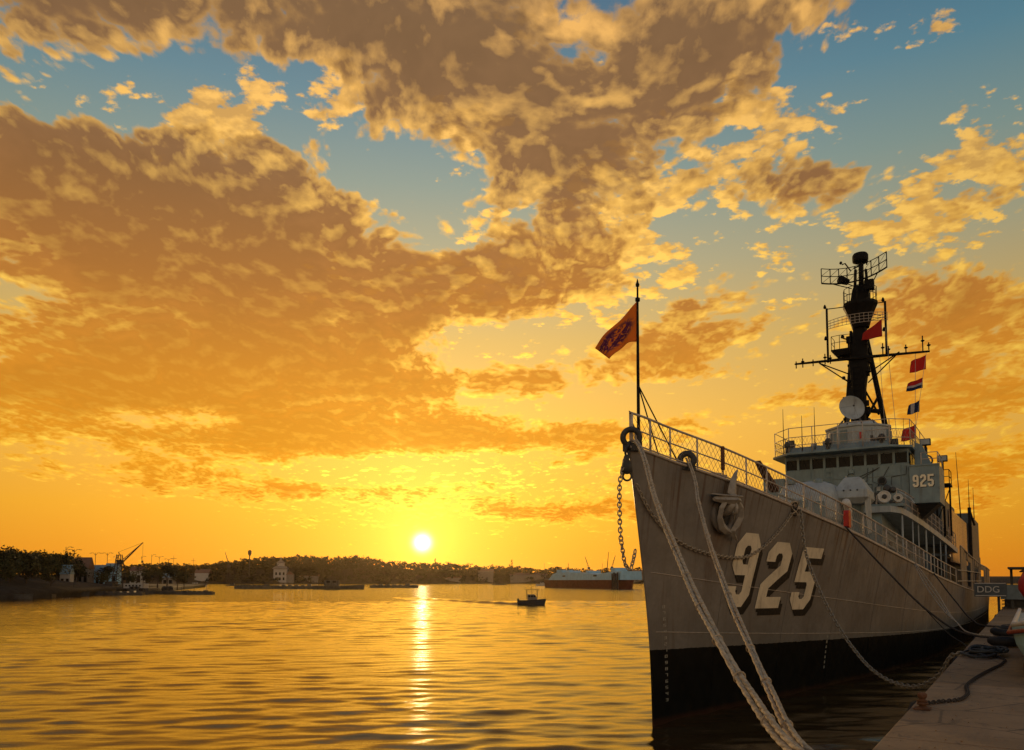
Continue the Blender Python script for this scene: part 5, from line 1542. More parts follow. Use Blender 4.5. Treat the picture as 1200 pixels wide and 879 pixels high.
flag('signal_flag', 'red flag flying close beside the mast below its platform', GF, [(MS - .9, 1.80, 21.75), (MS - .9, 1.80, 20.55), (MS - 1.0, .55, 20.45), (MS - .9, .62, 20.95)], M_FR, 16, 8, .10, 1.1)


# ------------------------------------------------------------------ far shore
# pixel of the 1200 px wide photograph at distance Y -> world x, and height above water
FX = 930.0 / math.cos(R(4))
def wx(px, Y): return (px - 600) / 932.0 * Y
def wz(py, Y): return 4.2 + (681 - py) / 932.0 * Y


M_LEAF = cmat('dark_foliage', (0.024, 0.027, 0.012), 0.75, 0.45, 0.9, spec=0.15)
M_LEAF2 = cmat('olive_foliage', (0.062, 0.060, 0.022), 0.75, 0.45, 0.9, spec=0.15)
M_BARK = cmat('bark', (0.07, 0.05, 0.035), 0.9, 0.3, 4.0)
M_LAND = cmat('shore_earth', (0.030, 0.023, 0.015), 0.9, 0.4, 0.2)
M_CONCF = cmat('weathered_wall_plaster', (0.22, 0.19, 0.16), 0.8, 0.2, 0.5, streak=.3)
M_WALLW = cmat('white_wall_plaster', (0.45, 0.41, 0.36), 0.7, 0.1, 0.5, streak=.2)
M_ROOFB = cmat('blue_sheet_roof', (0.20, 0.29, 0.33), 0.5, 0.2, 0.6)
M_ROOFR = cmat('brown_sheet_roof', (0.20, 0.10, 0.06), 0.7, 0.2, 0.6)
M_STEEL = cmat('dark_steel', (0.045, 0.038, 0.032), 0.6, 0.3, 1.0)
M_BARGE = cmat('barge_paint', (0.06, 0.055, 0.05), 0.6, 0.3, 1.0, rust=.5)
M_REDH = cmat('red_oxide_hull', (0.14, 0.035, 0.022), 0.6, 0.2, 0.3, rust=.2)
M_BLUEH = cmat('light_blue_hull', (0.30, 0.54, 0.70), 0.5, 0.1, 0.3, streak=.2)

# far land: a low bank with a wooded ridge
def land(name, label, path, top, depth=120.0):
    """path: (px, Y) along the waterline; top: bank height in metres"""
    q = MB(); rows = []
    for (px, Y), t in zip(path, top):
        x = wx(px, Y)
        rows.append([Vector((x, Y, -1.0)), Vector((x, Y + 1.5, .8)), Vector((x, Y + 8, 1.6)), Vector((x * (1 + depth * .35 / Y), Y + depth * .35, 1.6 + (t - 1.6) * .7)), Vector((x * (1 + depth / Y), Y + depth, t)), Vector((x * (1 + 3 * depth / Y), Y + 3 * depth, t * .6))])
    q.grid(rows)
    o = q.build(name, M_LAND, None, smooth=True); tag(o, label, 'shore', kind='structure'); return o


RIDGE = ([-400, 100, 150, 200, 240, 262, 285, 305, 330, 350, 375, 400, 420, 445, 470, 500, 525, 545, 575, 600, 625, 650, 690, 740, 800, 1500], [666, 666, 664, 662, 663, 660, 657, 654, 655, 652, 654, 655, 653, 658, 661, 662, 661, 663, 666, 664, 668, 666, 669, 668, 668, 668])
fpx = [-400, -100] + list(range(60, 840, 15)) + [1000, 1500]
fY = [fi(p, [-400, 100, 300, 420, 600, 820, 1500], [1300, 1350, 1400, 1450, 1500, 1400, 1250]) for p in fpx]
land('far_shore', 'far wooded shore across the harbour', list(zip(fpx, fY)), [max(4.5, wz(fi(p, *RIDGE) + 7.5, y + 60)) for p, y in zip(fpx, fY)], 60)
land('near_shore', 'low earth shore at the left edge of the harbour', [(-700, 150), (-300, 160), (-120, 172), (0, 184), (60, 204), (110, 232), (150, 262), (190, 330), (215, 420), (240, 600)], [4, 5, 6, 6.5, 5.5, 4, 3.2, 2.8, 2.5, 2.2], 55)


# foliage: a crown of many small leaf-clump faces
def crown(mbx, c, rx, ry, rz, n, rg, leaf=.5):
    c = Vector(c)
    lob = [(Vector((rg.gauss(0, .45) * rx, rg.gauss(0, .45) * ry, rg.uniform(-.35, .75) * rz)), rg.uniform(.35, .62)) for _ in range(9)]
    for i in range(n):
        o_, rr = lob[rg.randrange(len(lob))]
        d = Vector((rg.gauss(0, 1), rg.gauss(0, 1), rg.gauss(0, 1))).normalized() * (rg.random() ** .4) * rr
        p = c + o_ + Vector((d.x * rx, d.y * ry, d.z * rz))
        a_ = Vector((rg.gauss(0, 1), rg.gauss(0, 1), rg.gauss(0, .6))).normalized(); b_ = a_.cross(Vector((rg.gauss(0, 1), rg.gauss(0, 1), rg.gauss(0, 1)))).normalized()
        L = leaf * rg.uniform(.6, 1.3)
        mbx.pts([p - a_ * L, p + b_ * L * .55, p + a_ * L, p - b_ * L * .55], [(0, 1, 2, 3)])


def quick(mbx, name, mt, parent=None):          # no normal recalculation, for leaves
    me = bpy.data.meshes.new(name); me.from_pydata(mbx.v, [], mbx.f); me.materials.append(mt)
    o = bpy.data.objects.new(name, me); COL.objects.link(o); o.parent = parent; return o


rg = random.Random(21)
# the far wood: reads as one mass, so one object
prof = RIDGE
q = MB()
px = 110.0
while px < 820:
    Y = fi(px, fpx, fY) + rg.uniform(30, 75)
    ytop = fi(px, *prof) + rg.uniform(-1.8, 3.2)
    zt_ = wz(ytop, Y); zb_ = 2.5
    k = max(1, int((zt_ - zb_) / 7))
    for j in range(k):
        zc = zb_ + (zt_ - zb_) * (j + .5) / k + rg.uniform(-1, 1)
        w = rg.uniform(4.5, 8.5)
        crown(q, (wx(px, Y) + rg.uniform(-2, 2), Y + rg.uniform(-12, 2) - (k - j) * 4, min(zc, zt_ - 3)), w, w, rg.uniform(4.2, 6.5), 46, rg, 2.0)
    px += rg.uniform(0.9, 1.9)
# and down the slope to the water
for i in range(520):
    px = rg.uniform(100, 820); y0 = fi(px, fpx, fY); t_ = max(4.5, wz(fi(px, *RIDGE) + 7.5, y0 + 60)); dy_ = rg.uniform(6, 50)
    z_ = fi(dy_, [0, 8, 21, 60], [.5, 1.6, 1.6 + (t_ - 1.6) * .7, t_]); w = rg.uniform(3.5, 7)
    crown(q, (wx(px, y0 + dy_), y0 + dy_ - 2, z_ + 2.2), w, w, rg.uniform(3.0, 5.0), 26, rg, 1.7)
# a few taller spires
for px, yt in ((600, 657), (432, 653), (510, 655)):
    Y = 1480
    for z_ in np.arange(14, wz(yt, Y), 3.0): crown(q, (wx(px, Y), Y, z_), 1.6, 1.6, 2.6, 22, rg, 1.0)
tag(quick(q, 'far_wood', M_LEAF), 'continuous dark wood along the far shore under the sun', 'wood', kind='stuff')


# trees on the near shore, one by one
def make_tree(h, w, mt, seed):
    r_ = random.Random(seed)
    root = empty('shore_tree')
    t = MB(); t.tube([(0, 0, -.5), (.1, 0, h * .3), (.0, .1, h * .62)], [h * .035, h * .026, h * .012], 7)
    for i in range(5):
        a_ = r_.uniform(0, 6.28); z0 = h * r_.uniform(.3, .5)
        t.tube([(0, 0, z0), (math.cos(a_) * w * .5, math.sin(a_) * w * .5, z0 + h * .25)], [h * .014, h * .005], 5)
    t.build('trunk', M_BARK, root, smooth=True)
    c = MB(); crown(c, (0, 0, h * .62), w, w, h * .36, 620, r_, .26 * h / 6); quick(c, 'crown', mt, root)
    return root


protos = [make_tree(6.2, 2.3, M_LEAF, 1), make_tree(5.2, 2.6, M_LEAF2, 2), make_tree(7.2, 2.2, M_LEAF, 3), make_tree(4.4, 2.3, M_LEAF2, 4)]
spots = []
for i in range(46):
    px = rg.uniform(-40, 92)
    Y = fi(px, [-40, 0, 60, 95], [196, 200, 222, 240]) + rg.uniform(4, 40)
    spots.append((px, Y))
spots += [(150, 300), (160, 305), (172, 310), (185, 300), (196, 330), (208, 345), (216, 350), (118, 262), (126, 268), (60, 214), (30, 206), (12, 200)]
used = [False] * 4
topl = ([-40, 0, 10, 30, 60, 75, 90, 110, 130, 150, 180, 220], [641, 642, 639, 638, 643, 645, 649, 658, 660, 662, 660, 664])
for i, (px, Y) in enumerate(spots):
    k = i % 4
    o = protos[k] if not used[k] else copy_tree(protos[k])
    used[k] = True
    gz_ = max(1.2, fi(px, [-40, 60, 110, 220], [6.0, 5.0, 3.0, 2.0]) * min(1, max(.2, (Y - fi(px, [-40, 0, 60, 110, 150, 220], [180, 184, 204, 232, 262, 440])) / 55)))
    want = wz(fi(px, *topl) + rg.uniform(0, 14), Y) - gz_
    hh = (6.2, 5.2, 7.2, 4.4)[k]
    sc = max(.55, min(1.7, want / (hh * .98)))
    o.location = (wx(px, Y), Y, gz_ - .2); o.scale = (sc * rg.uniform(.9, 1.2), sc, sc); o.rotation_euler = (0, 0, rg.uniform(0, 6.28))
    tag(o, 'dark leafy tree in the clump on the left shore' if px < 95 else 'dark leafy tree behind the work boats on the left shore', 'tree', 'trees on the left shore' if px < 95 else 'trees behind the work boats')


# houses and sheds on the near shore
def shed(name, label, px0, px1, py0, py1, Y, wallm, roofm, wins=3, pitch=.35, dark_open=False):
    if Y >= 600: Y = fi((px0 + px1) / 2, fpx, fY) + 10
    x0, x1 = wx(px0, Y), wx(px1, Y); zt_ = wz(py0, Y); zb_ = 1.0
    w, h = x1 - x0, zt_ - zb_; hw = h * (1 - pitch)
    r = empty(name, ((x0 + x1) / 2, Y, zb_)); tag(r, label, 'building', 'buildings on the left shore')
    q = MB(); q.box((0, w * .35, hw / 2), (w, w * .7, hw)); q.build('wall', wallm, r)
    q = MB(); q.prism([(-w * .54, -.25, hw), (-w * .54, w * .73, hw), (-w * .54, w * .35, h)], (w * 1.08, 0, 0)); q.build('roof', roofm, r)
    if Y > 700: wins = 0
    for i in range(wins):
        xc = -w / 2 + w * (i + .5) / wins
        q = MB(); q.box((xc, -.03, hw * .55), (w / wins * .55, .05, hw * .4)); wo = q.build('window', M_GLASS, r)
        q = MB(); q.box((xc, -.06, hw * .33), (w / wins * .65, .08, .08)); q.build('sill', wallm, wo)
    return r


shed('shore_house', 'pale house with brown roof on the slope by the trees', 84, 103, 653, 676, 262, M_CONCF, M_ROOFR, 3)
shed('shore_house', 'small whitewashed hut at the foot of the left slope', 70, 82, 662, 676, 238, M_WALLW, M_ROOFB, 2)
shed('shore_shed', 'blue roofed shed with a long glazed front', 106, 122, 662, 677, 268, M_BLUEH, M_ROOFB, 3, .3)
shed('shore_shed', 'pale blue shed next to the crane barge', 122, 137, 660, 677, 285, M_BLUEH, M_ROOFB, 2, .3)
shed('shore_house', 'white block with flat front behind the crane boom', 152, 166, 664, 680, 330, M_WALLW, M_ROOFR, 2, .2)
shed('shore_house', 'grey cabin to the right of the crane', 190, 203, 672, 684, 420, M_CONCF, M_ROOFB, 2, .3)
shed('shore_house', 'low cream house on the far quay left of the tower', 228, 244, 667, 683, 600, M_WALLW, M_ROOFR, 3, .3)
shed('shore_shed', 'long grey harbour shed right of the white tower', 345, 372, 672, 683, 760, M_CONCF, M_ROOFR, 5, .3)
shed('shore_shed', 'small pale store at the water near the sun path', 520, 540, 675, 683.5, 930, M_CONCF, M_ROOFR, 3, .3)
shed('shore_house', 'pale block half hidden by the far trees', 560, 578, 667, 683, 980, M_CONCF, M_ROOFR, 4, .15)
shed('shore_shed', 'wide shipyard hall left of the blue ship', 598, 640, 671, 683, 900, M_CONCF, M_ROOFR, 7, .25)

# white tower house with stepped roof and lantern
Y = fi(328, fpx, fY) + 8; X = wx(328, Y)
tw = empty('white_tower_house', (X, Y, .5)); tag(tw, 'white tiered tower house with small lantern on the far shore', 'building')
u = Y / 932
q = MB(); q.box((0, 4, 8.5 * u * .93), (15 * u, 9, 17 * u)); w_ = q.build('wall', M_WALLW, tw)
q = MB(); q.box((11 * u, 4, 5 * u), (9 * u, 8, 10 * u)); q.build('side_wing', M_CONCF, tw)
q = MB(); q.prism([(6.6 * u, -.5, 10 * u), (15.8 * u, -.5, 10 * u), (11 * u, -.5, 13.5 * u)], (0, 9, 0)); q.build('roof', M_ROOFR, tw)
q = MB(); q.loft([[(x * k, 4 + y * k, z) for x, y in ((-8.5 * u, -6), (8.5 * u, -6), (8.5 * u, 6), (-8.5 * u, 6))] for k, z in ((1, 16.4 * u), (1.04, 17.2 * u), (.62, 20 * u))]); rf_ = q.build('roof', M_CONCF, tw)
q = MB(); q.box((0, 4, 21.5 * u), (8 * u, 6, 4 * u)); q.build('upper_storey', M_WALLW, tw)
q = MB(); q.loft([[(x * k, 4 + y * k, z) for x, y in ((-5 * u, -4), (5 * u, -4), (5 * u, 4), (-5 * u, 4))] for k, z in ((1, 23.4 * u), (.3, 26.6 * u))]); q.build('roof', M_CONCF, tw)
q = MB(); q.lathe([(1.2 * u, 0), (1.2 * u, 2.4 * u), (1.5 * u, 2.5 * u), (.2 * u, 4.6 * u), (.1 * u, 7 * u)], (0, 4, 26 * u), seg=10); q.build('lantern', M_CONCF, tw)
for i in range(3):
    for z_ in (5, 11):
        q = MB(); q.box(((i - 1) * 4.4 * u, -.55, z_ * u), (2.0 * u, .1, 3.2 * u)); q.build('window', M_GLASS, tw)

# harbour lamps and masts
LAMPL = ['single arm lamp post rising from the left trees', 'double arm lamp post at the right end of the left trees', 'double arm lamp post left of the crane tower', 'double arm lamp post close beside the crane tower', 'single arm lamp post under the tip of the crane boom',
         'single arm lamp post just right of the crane boom', 'double arm lamp post second right of the crane boom', 'nearer power pole with cross arm on the left skyline', 'farther power pole with cross arm left of the white tower', 'double arm lamp post between crane boom and power pole']
for i, (px, yt, Y, dbl) in enumerate(((76, 641, 262, 0), (86, 644, 268, 1), (111, 648, 330, 1), (125, 648, 340, 1), (165, 652, 420, 0), (177, 650, 430, 0), (186, 652, 440, 1), (203, 651, 480, 2), (226, 654, 560, 2), (197, 655, 450, 1))):
    h = wz(yt, Y) - 1.0
    r = empty('harbour_lamp', (wx(px, Y), Y, 1.0)); tag(r, LAMPL[i], 'lamp post' if dbl < 2 else 'power pole', 'lamp posts on the left shore skyline' if dbl < 2 else 'power poles on the left shore skyline')
    q = MB(); q.tube([(0, 0, 0), (0, 0, h)], [.12, .08], 6); q.build('post', M_STEEL, r)
    if dbl == 2:
        q = MB(); q.box((0, 0, h * .9), (3.6, .15, .18)); q.build('cross_arm', M_STEEL, r)
    else:
        for sx in ((1, -1) if dbl else (1,)):
            q = MB(); q.tube([(0, 0, h * .93), (sx * .9, 0, h), (sx * 1.9, 0, h * 1.0)], .07, 5); arm = q.build('lamp_arm', M_STEEL, r)
            q = MB(); q.box((sx * 2.1, 0, h * .99), (.7, .3, .14)); q.build('lamp_head', M_STEEL, arm)

# tower cranes and pylons on the skyline behind
for i, (px, yt, Y, lean, lb) in enumerate(((268, 647, 1330, -9, 'slewing dock crane with raised jib left of the white tower'), (690, 652, 620, -8, 'short deck crane above the blue and red ship'), (717, 651, 560, 8, 'long leaning derrick above the blue and red ship'))):
    Y = fi(px, fpx, fY) + 10; h = wz(yt, Y); u = Y / 932
    r = empty('dock_crane', (wx(px, Y), Y, 1.0)); tag(r, lb, 'crane', 'cranes on the far shore')
    q = MB()
    for sx in (-1, 1):
        for sy in (-1, 1): q.tube([(sx * 2.2 * u, sy * 2.2 * u, 0), (sx * 1.0 * u, sy * u, h * .5)], .25 * u, 5)
    for k in range(5):
        z0 = h * .1 * k; q.tube([(-2.0 * u + .22 * k * u, -2 * u + .22 * k * u, z0), (2.0 * u - .22 * k * u, -2 * u + .22 * k * u, z0 + h * .1)], .12 * u, 4)
    q.build('tower', M_STEEL, r)
    q = MB(); q.box((0, 0, h * .54), (3.2 * u, 3 * u, 2.6 * u)); q.build('cab', M_STEEL, r)
    q = MB(); ex_ = lean * u * .55
    q.tube([(-.6 * u, 0, h * .55), (ex_, 0, h - 1)], .22 * u, 5); q.tube([(.8 * u, 0, h * .55), (ex_, 0, h - 1)], .22 * u, 5)
    for k in range(1, 6): q.tube([(-.6 * u + (ex_ + .6 * u) * k / 6, 0, h * .55 + (h * .45 - 1) * k / 6), (.8 * u + (ex_ - .8 * u) * (k + .6) / 6, 0, h * .55 + (h * .45 - 1) * (k + .6) / 6)], .1 * u, 4)
    q.build('jib', M_STEEL, r)
for px, yt, Y, lb in ((292, 644, 1340, 'water tower on a thin stalk left of the white tower'),):
    Y = fi(px, fpx, fY) + 12; h = wz(yt, Y); u = Y / 932
    r = empty('water_tower', (wx(px, Y), Y, 1)); tag(r, lb, 'water tower')
    q = MB(); q.tube([(0, 0, 0), (0, 0, h - 8 * u)], .7 * u, 8); q.build('stalk', M_STEEL, r)
    q = MB(); q.lathe([(.6 * u, 0), (2.1 * u, 2.5 * u), (2.1 * u, 6 * u), (.4 * u, 7.2 * u)], (0, 0, h - 8.4 * u), seg=12); q.build('tank', M_STEEL, r)
for i, (px, yt, Y) in enumerate(((638, 660, 1380), (653, 664, 1380), (663, 665, 1380), (706, 660, 1380), (733, 663, 1380), (614, 668, 1400))):
    Y = fi(px, fpx, fY) + 12; h = wz(yt, Y); o = MB().tube([(0, 0, 0), (0, 0, h - 1)], [.5, .25], 6).build('thin_mast', M_STEEL); o.location = (wx(px, Y), Y, 1.0)
    tag(o, ('tallest thin pole over the shipyard hall', 'short thin pole at the stern of the blue ship', 'short thin pole above the stern of the blue ship', 'thin pole rising amidships behind the blue ship', 'thin pole at the right end of the blue ship', 'lowest thin pole left of the shipyard hall')[i], 'pole', 'poles over the far shipyard')

# ------------------------------------------------------------------ crane barge and work boats on the left
def boat_hull(mbx, L, B, Hh, bow=.25, z0=-.4, sheer=.3):
    rows = []
    for t in np.linspace(0, 1, 11):
        w = B / 2 * (1 if t < 1 - bow else max(.05, 1 - ((t - (1 - bow)) / bow) ** 1.8)); x = (t - .5) * L
        zt_ = Hh + sheer * max(0, (t - .5) * 2) ** 2
        rows.append([Vector((x, -w, zt_)), Vector((x - (.25 * L * .1 if t == 1 else 0), -w * .85, z0)), Vector((x - (.25 * L * .1 if t == 1 else 0), w * .85, z0)), Vector((x, w, zt_))])
    mbx.loft(rows)


Y = 262
cb = empty('crane_barge', (wx(140, Y), Y, 0)); tag(cb, 'dark work barge carrying a latticed crane with raised boom', 'barge')
u = Y / 932
q = MB(); q.box((3 * u, 0, .75), (75 * u, 8, 2.3)); q.build('barge_hull', M_BARGE, cb, bevel=.15)
q = MB(); q.box((20 * u, 0, 2.6), (22 * u, 4.5, 1.5)); dh = q.build('deck_cabin', M_WALLW, cb, bevel=.05)
for i in range(5):
    q = MB(); q.box(((12 + 4 * i) * u, -2.28, 2.7), (2.0 * u, .06, .5)); q.build('cabin_window', M_GLASS, dh)
tower_top = wz(650, Y)
q = MB()
for sx in (-1, 1):
    for sy in (-1, 1): q.tube([(sx * 7 * u, sy * 1.6, 1.9), (sx * 2.2 * u - 1 * u, sy * .5, tower_top)], .16, 5)
for k in range(6):
    z0 = 1.9 + (tower_top - 1.9) * k / 6; z1 = 1.9 + (tower_top - 1.9) * (k + 1) / 6; w0 = 7 - 4.8 * k / 6; w1 = 7 - 4.8 * (k + 1) / 6
    q.tube([(-w0 * u, -1.5, z0), (w1 * u, -1.3, z1)], .09, 4); q.tube([(w0 * u, -1.5, z0), (-w1 * u, -1.3, z1)], .09, 4); q.tube([(-w0 * u, -1.5, z0), (w0 * u, -1.5, z0)], .09, 4)
tw2 = q.build('crane_tower', M_STEEL, cb)
q = MB(); q.box((0, 0, tower_top - 2.6), (6 * u, 1.8, 1.5)); q.build('crane_cab', M_STEEL, cb, bevel=.1)
q = MB(); q.box((-9 * u, 0, 3.0), (9 * u, 4, 2.2)); q.build('winch_house', M_BARGE, cb, bevel=.1)
bt0 = Vector((1.5 * u, 0, tower_top - 3.0)); bt1 = Vector(((168 - 140) * u, -1, wz(636, Y)))
q = MB()
for dy, dz_ in ((-.45, 0), (.45, 0), (0, .95)): q.tube([bt0 + Vector((0, dy, dz_)), bt1], .12, 5)
for k in range(9):
    a0 = bt0.lerp(bt1, k / 10); a1 = bt0.lerp(bt1, (k + 1) / 10); s0 = 1 - k / 10
    q.tube([a0 + Vector((0, -.35 * s0, 0)), a1 + Vector((0, 0, .55 * (s0 - .1)))], .05, 4)
q.build('crane_boom', M_STEEL, cb)
q = MB(); q.tube([(-1 * u, 0, tower_top), (-2 * u, 0, wz(647, Y))], .14, 5); q.tube([(-2 * u, 0, wz(647, Y)), bt1], .04, 4); q.tube([(-7 * u, 0, wz(652, Y)), (-7 * u, 0, tower_top - 1)], .12, 5); q.build('crane_gantry', M_STEEL, cb)
q = MB(); q.tube([bt1, bt1 + Vector((0, 0, -6))], .04, 4); q.box(bt1 + Vector((0, 0, -6.3)), (.4, .4, .7)); q.build('hoist_line', M_STEEL, cb)
for i, sx in enumerate((-26, -18, 32, 35)):
    q = MB(); q.torus((sx * u, -4.1, 1.2), .55, .2, axis=(0, 1, 0), seg=14, ts=6); q.build('tyre', M_TYRE, cb)

WB = [(-8, 196, 14, 2.6, 'dark flat work boat at the left edge near the shore', 2), (98, 233, 11, 2.4, 'long low skiff moored left of the crane barge', 0), (60, 214, 9, 2.2, 'small dark boat drawn up under the left trees', 0), (182, 262, 13, 3.4, 'dark low work boat with drums right of the crane barge', 3),
      (230, 250, 11, 2.6, 'flat pontoon at the end of the barge line', 1), (232, 640, 14, 4, 'white fishing boat at the quay below the cream house', 4), (300, 430, 22, 5, 'long dark raft in front of the white tower', 1), (348, 430, 24, 5, 'dark oyster raft with posts right of the white tower', 1),
      (398, 410, 26, 6, 'dark work boat with low cabin left of the sun path', 2), (462, 500, 30, 5, 'thin dark raft nearest the sun path', 1), (20, 190, 8, 2.0, 'small beached dinghy on the left shore', 0), (140, 238, 14, 3.0, 'flat dark lighter in front of the crane barge', 1),
      (640, 700, 18, 5, 'pale small coaster beside the blue ship', 4), (585, 850, 16, 4, 'small boat under the far trees right of the sun', 2), (275, 700, 14, 4, 'small grey launch under the water tower', 2), (82, 224, 12, 2.8, 'dark cabin launch lying under the left slope', 2), (118, 246, 13, 3, 'dark scow with crates just left of the crane tower', 1), (164, 258, 10, 2.8, 'dark cabin tender close right of the crane tower', 2), (206, 256, 9, 2.6, 'dark skiff between the drum boat and the end pontoon', 0), (40, 205, 10, 2.6, 'dark flat punt below the left trees', 1)]
for i, (px, Y, L, B, lb, kind) in enumerate(WB):
    r = empty('work_boat' if kind != 1 else 'raft', (wx(px, Y), Y, 0), R((-6, 8, 3, -4, 2, 10)[i % 6])); tag(r, lb, 'boat' if kind != 1 else 'raft', 'small craft along the shore')
    if 280 < px < 480: r.scale = (1, 1, 1.9)
    q = MB()
    if kind == 1: q.box((0, 0, .35), (L, B, .9))
    else: boat_hull(q, L, B, 1.0 if kind != 4 else 1.6)
    q.build('hull', M_BARGE if kind != 4 else M_WALLW, r)
    if kind in (2, 4):
        q = MB(); q.box((-L * .15, 0, 1.7 + (.6 if kind == 4 else 0)), (L * .28, B * .6, 1.5)); cbn = q.build('cabin', M_BARGE if kind == 2 else M_WALLW, r, bevel=.08)
        for j in (-1, 1):
            q = MB(); q.box((-L * .15 + j * L * .06, -B * .31, 2.0 + (.6 if kind == 4 else 0)), (L * .07, .05, .5)); q.build('cabin_window', M_GLASS, cbn)
        q = MB(); q.tube([(L * .1, 0, 1), (L * .1, 0, 4.6)], .08, 5); q.build('mast', M_STEEL, r)
    if kind == 1:
        for j in range(7):
            q = MB(); q.box((-L * .42 + L * .14 * j, 0, .8 + .1 * (j % 3)), (L * .08, B * .8, .35 + .25 * (j % 2))); q.build('raft_crate', M_BARGE, r)
        for j in range(3):
            q = MB(); q.tube([(-L * .4 + L * .35 * j, 0, .8), (-L * .4 + L * .35 * j, 0, 2.2 + .5 * (j % 2))], .07, 5); q.build('raft_post', M_STEEL, r)
    if kind in (0, 3):
        for j in range(3):
            q = MB(); q.box((-L * .25 + L * .22 * j, 0, .95), (.3, B * .8, .08)); q.build('thwart', M_BARK, r)
    if kind == 3:
        for j, (x_, s_) in enumerate(((.25, 1.1), (.33, 1.25), (.41, 1.05))):
            q = MB(); q.lathe([(.2, -.6), (.85, -.5), (1.0, 0), (.85, .5), (.2, .6)], (x_ * L, 0, 1.6), axis=(0, 1, .1), seg=14); q.build('float_drum', M_TYRE, r, smooth=True)

# ------------------------------------------------------------------ blue and red ship laid up on the right shore
A0 = Vector((wx(648, 540), 540, 0)); A1 = Vector((wx(742, 430), 430, 0))
fs = empty('laid_up_ship', A0.lerp(A1, .5), math.atan2((A1 - A0).y, (A1 - A0).x)); tag(fs, 'distant ship with light blue topsides over red bottom paint', 'ship')
L = (A1 - A0).length; k = .5
q = MB(); boat_hull(q, L, 13, 4.8, .10, -1, .0); q.build('lower_hull', M_REDH, fs)
q = MB()
rows = []
for t, zt_ in ((.07, 5.2), (.13, 8.6), (.20, 9.8), (.45, 9.4), (.60, 8.8), (.72, 8.0), (.86, 9.2), (.98, 9.6)):
    x = (t - .5) * L; zb_ = 4.82
    rows.append([Vector((x, -6.6, zb_)), Vector((x, -6.3, zt_)), Vector((x, 6.3, zt_)), Vector((x, 6.6, zb_))])
q.loft(rows); q.build('upper_hull', M_BLUEH, fs)
for t, w, h in ((.18, 9, 1.6), (.30, 5, 1.0), (.56, 4, 1.4), (.86, 5, 1.8)):
    q = MB(); q.box(((t - .5) * L, 0, 9.6 + h / 2 - (.8 if t == .56 else 0)), (w, 8, h + .4)); q.build('deck_house', M_BLUEH, fs, bevel=.1)
for t in (.3, .7):
    q = MB(); q.box(((t - .5) * L, -6.50, 7.3), (4.2, .3, .9)); q.build('hull_opening', M_DARK, fs)
q = MB(); q.box((-.50 * L, 0, 3.0), (9, 9, 5.6)); q.build('stern_block', M_CONCF, fs, bevel=.2)
for i in range(4):
    q = MB(); q.tube([((.50 - .5 + .5) * L - 10 + i * 2.2 - .0, -7.6, -1), ((.5) * L - 10 + i * 2.2, -7.6, 8.4 + .5 * (i % 2))], .5, 6); q.build('dock_pile', M_STEEL, fs)
for t, dx_, h in ((.22, 1.5, 7), (.72, 2.6, 12)):
    q = MB(); q.tube([((t - .5) * L, 0, 9), ((t - .5) * L + dx_, 0, 9 + h)], [.3, .12], 6); q.build('derrick', M_STEEL, fs)
shed('shore_shed', 'brown dockside shed right of the blue ship', 738, 756, 668, 683, 640, M_CONCF, M_ROOFR, 3, .3)

# ------------------------------------------------------------------ motor boat with its wake
MBX, MBY = 3.6, 140.5
mo = empty('motor_boat', (MBX, MBY, 0), R(-6)); mo.scale = (1.12, 1.12, 1.15); tag(mo, 'small dark motor boat with canopy crossing the golden water', 'motor boat')
q = MB(); rows = []
for t in np.linspace(0, 1, 12):
    x = (t - .5) * 4.3; w = .78 * (1 - max(0, (t - .45) / .55) ** 2.2) + .02; zt_ = .72 + .40 * max(0, t - .3) ** 1.3; xk = x - .55 * max(0, t - .75) * 4 * .5
    rows.append([Vector((x, -w, zt_)), Vector((x, -w * .9, zt_ - .12)), Vector((xk, -w * .75, .05)), Vector((xk, 0, -.25)), Vector((xk, w * .75, .05)), Vector((x, w * .9, zt_ - .12)), Vector((x, w, zt_))])
q.loft(rows); q.build('hull', cmat('motor_boat_dark_paint', (.05, .05, .055), .4, .2, 3.0), mo, smooth=False)
q = MB(); q.loft([[(x, y, z) for x, y in ((-.75, -.5), (.75 - o_, -.5), (.75 - o_, .5), (-.75, .5))] for z, o_ in ((.75, 0), (1.15, .1), (1.62, .38))]); cb_ = q.build('cabin', M_CONCF, mo, bevel=.04)
for j in range(3):
    q = MB(); q.box((-.45 + .42 * j, -.505, 1.32), (.32, .02, .28)); q.build('cabin_window', M_GLASS, cb_)
q = MB()
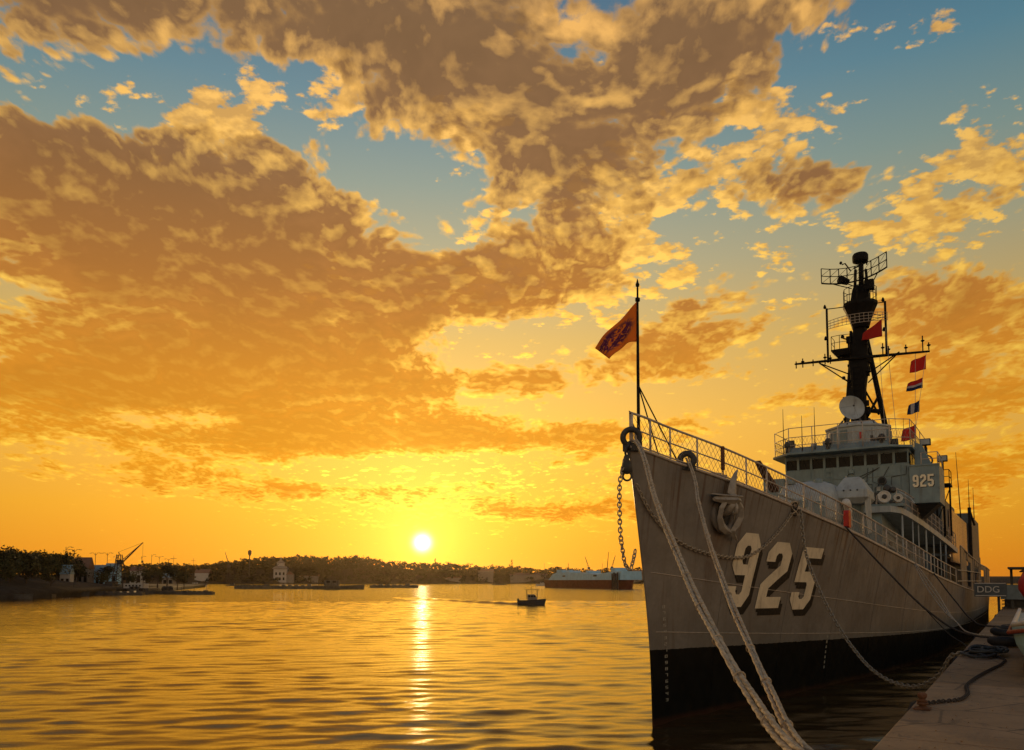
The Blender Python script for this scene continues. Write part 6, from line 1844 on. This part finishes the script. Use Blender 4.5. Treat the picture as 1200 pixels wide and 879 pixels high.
q.box((-.05, 0, 2.32), (2.3, 1.25, .07)); q.build('canopy', M_BARGE, mo, bevel=.02)
for x_ in (-.9, .75):
    for y_ in (-.5, .5): MB().tube([(x_, y_, .9), (x_, y_, 2.3)], .03, 5).build('canopy_post', M_STEEL, mo)
MB().tube([(-.1, 0, 1.6), (-.1, 0, 3.1)], [.035, .015], 5).build('mast', M_STEEL, mo)
q = MB(); q.box((-2.25, 0, .55), (.3, .35, .9)); q.build('outboard', M_STEEL, mo, bevel=.05)
# wake: a pair of low smooth swells behind the boat
w0 = Vector((MBX - 1.9, MBY + .1, 0)); w1 = Vector((wx(470, 205), 206, 0))
dirv = (w1 - w0).normalized(); nv = Vector((-dirv.y, dirv.x, 0)); Lw = (w1 - w0).length
q = MB()
for sd in (-1, 1):
    rows = []
    for t in np.linspace(0, 1, 60):
        c_ = w0 + dirv * (Lw * t) + nv * sd * (.35 + 2.2 * t); h = .32 * (1 - t) ** .6 * (1 + .25 * math.sin(t * 60 + sd)); wd = .5 + 1.1 * t
        rows.append([c_ + nv * wd * v + Vector((0, 0, .02 + h * math.exp(-(v * 2.0) ** 2) - .06 * abs(v))) for v in (-1, -.6, -.3, 0, .3, .6, 1)])
    q.grid(rows)
wk = q.build('boat_wake', M_WATER, None, smooth=True); tag(wk, 'low smooth wake trailing behind the motor boat', 'wake', kind='stuff')


# ------------------------------------------------------------------ evening haze over the harbour
hm = bpy.data.materials.new('harbour_haze'); hm.use_nodes = True
nt = NT(hm.node_tree); nt.n.clear()
pv = nt.node('ShaderNodeVolumePrincipled'); o_ = nt.node('ShaderNodeOutputMaterial')
pv.inputs['Color'].default_value = (1.0, 0.80, 0.52, 1)
pv.inputs['Density'].default_value = 0.00002
pv.inputs['Anisotropy'].default_value = 0.80
nt.l.new(pv.outputs[0], o_.inputs['Volume'])
hb_ = MB(); hb_.box((0, 0, 22.5), (8200, 8200, 51.0))
hz_o = hb_.build('haze', hm); tag(hz_o, 'thin golden evening haze over the whole harbour', 'haze', kind='stuff')
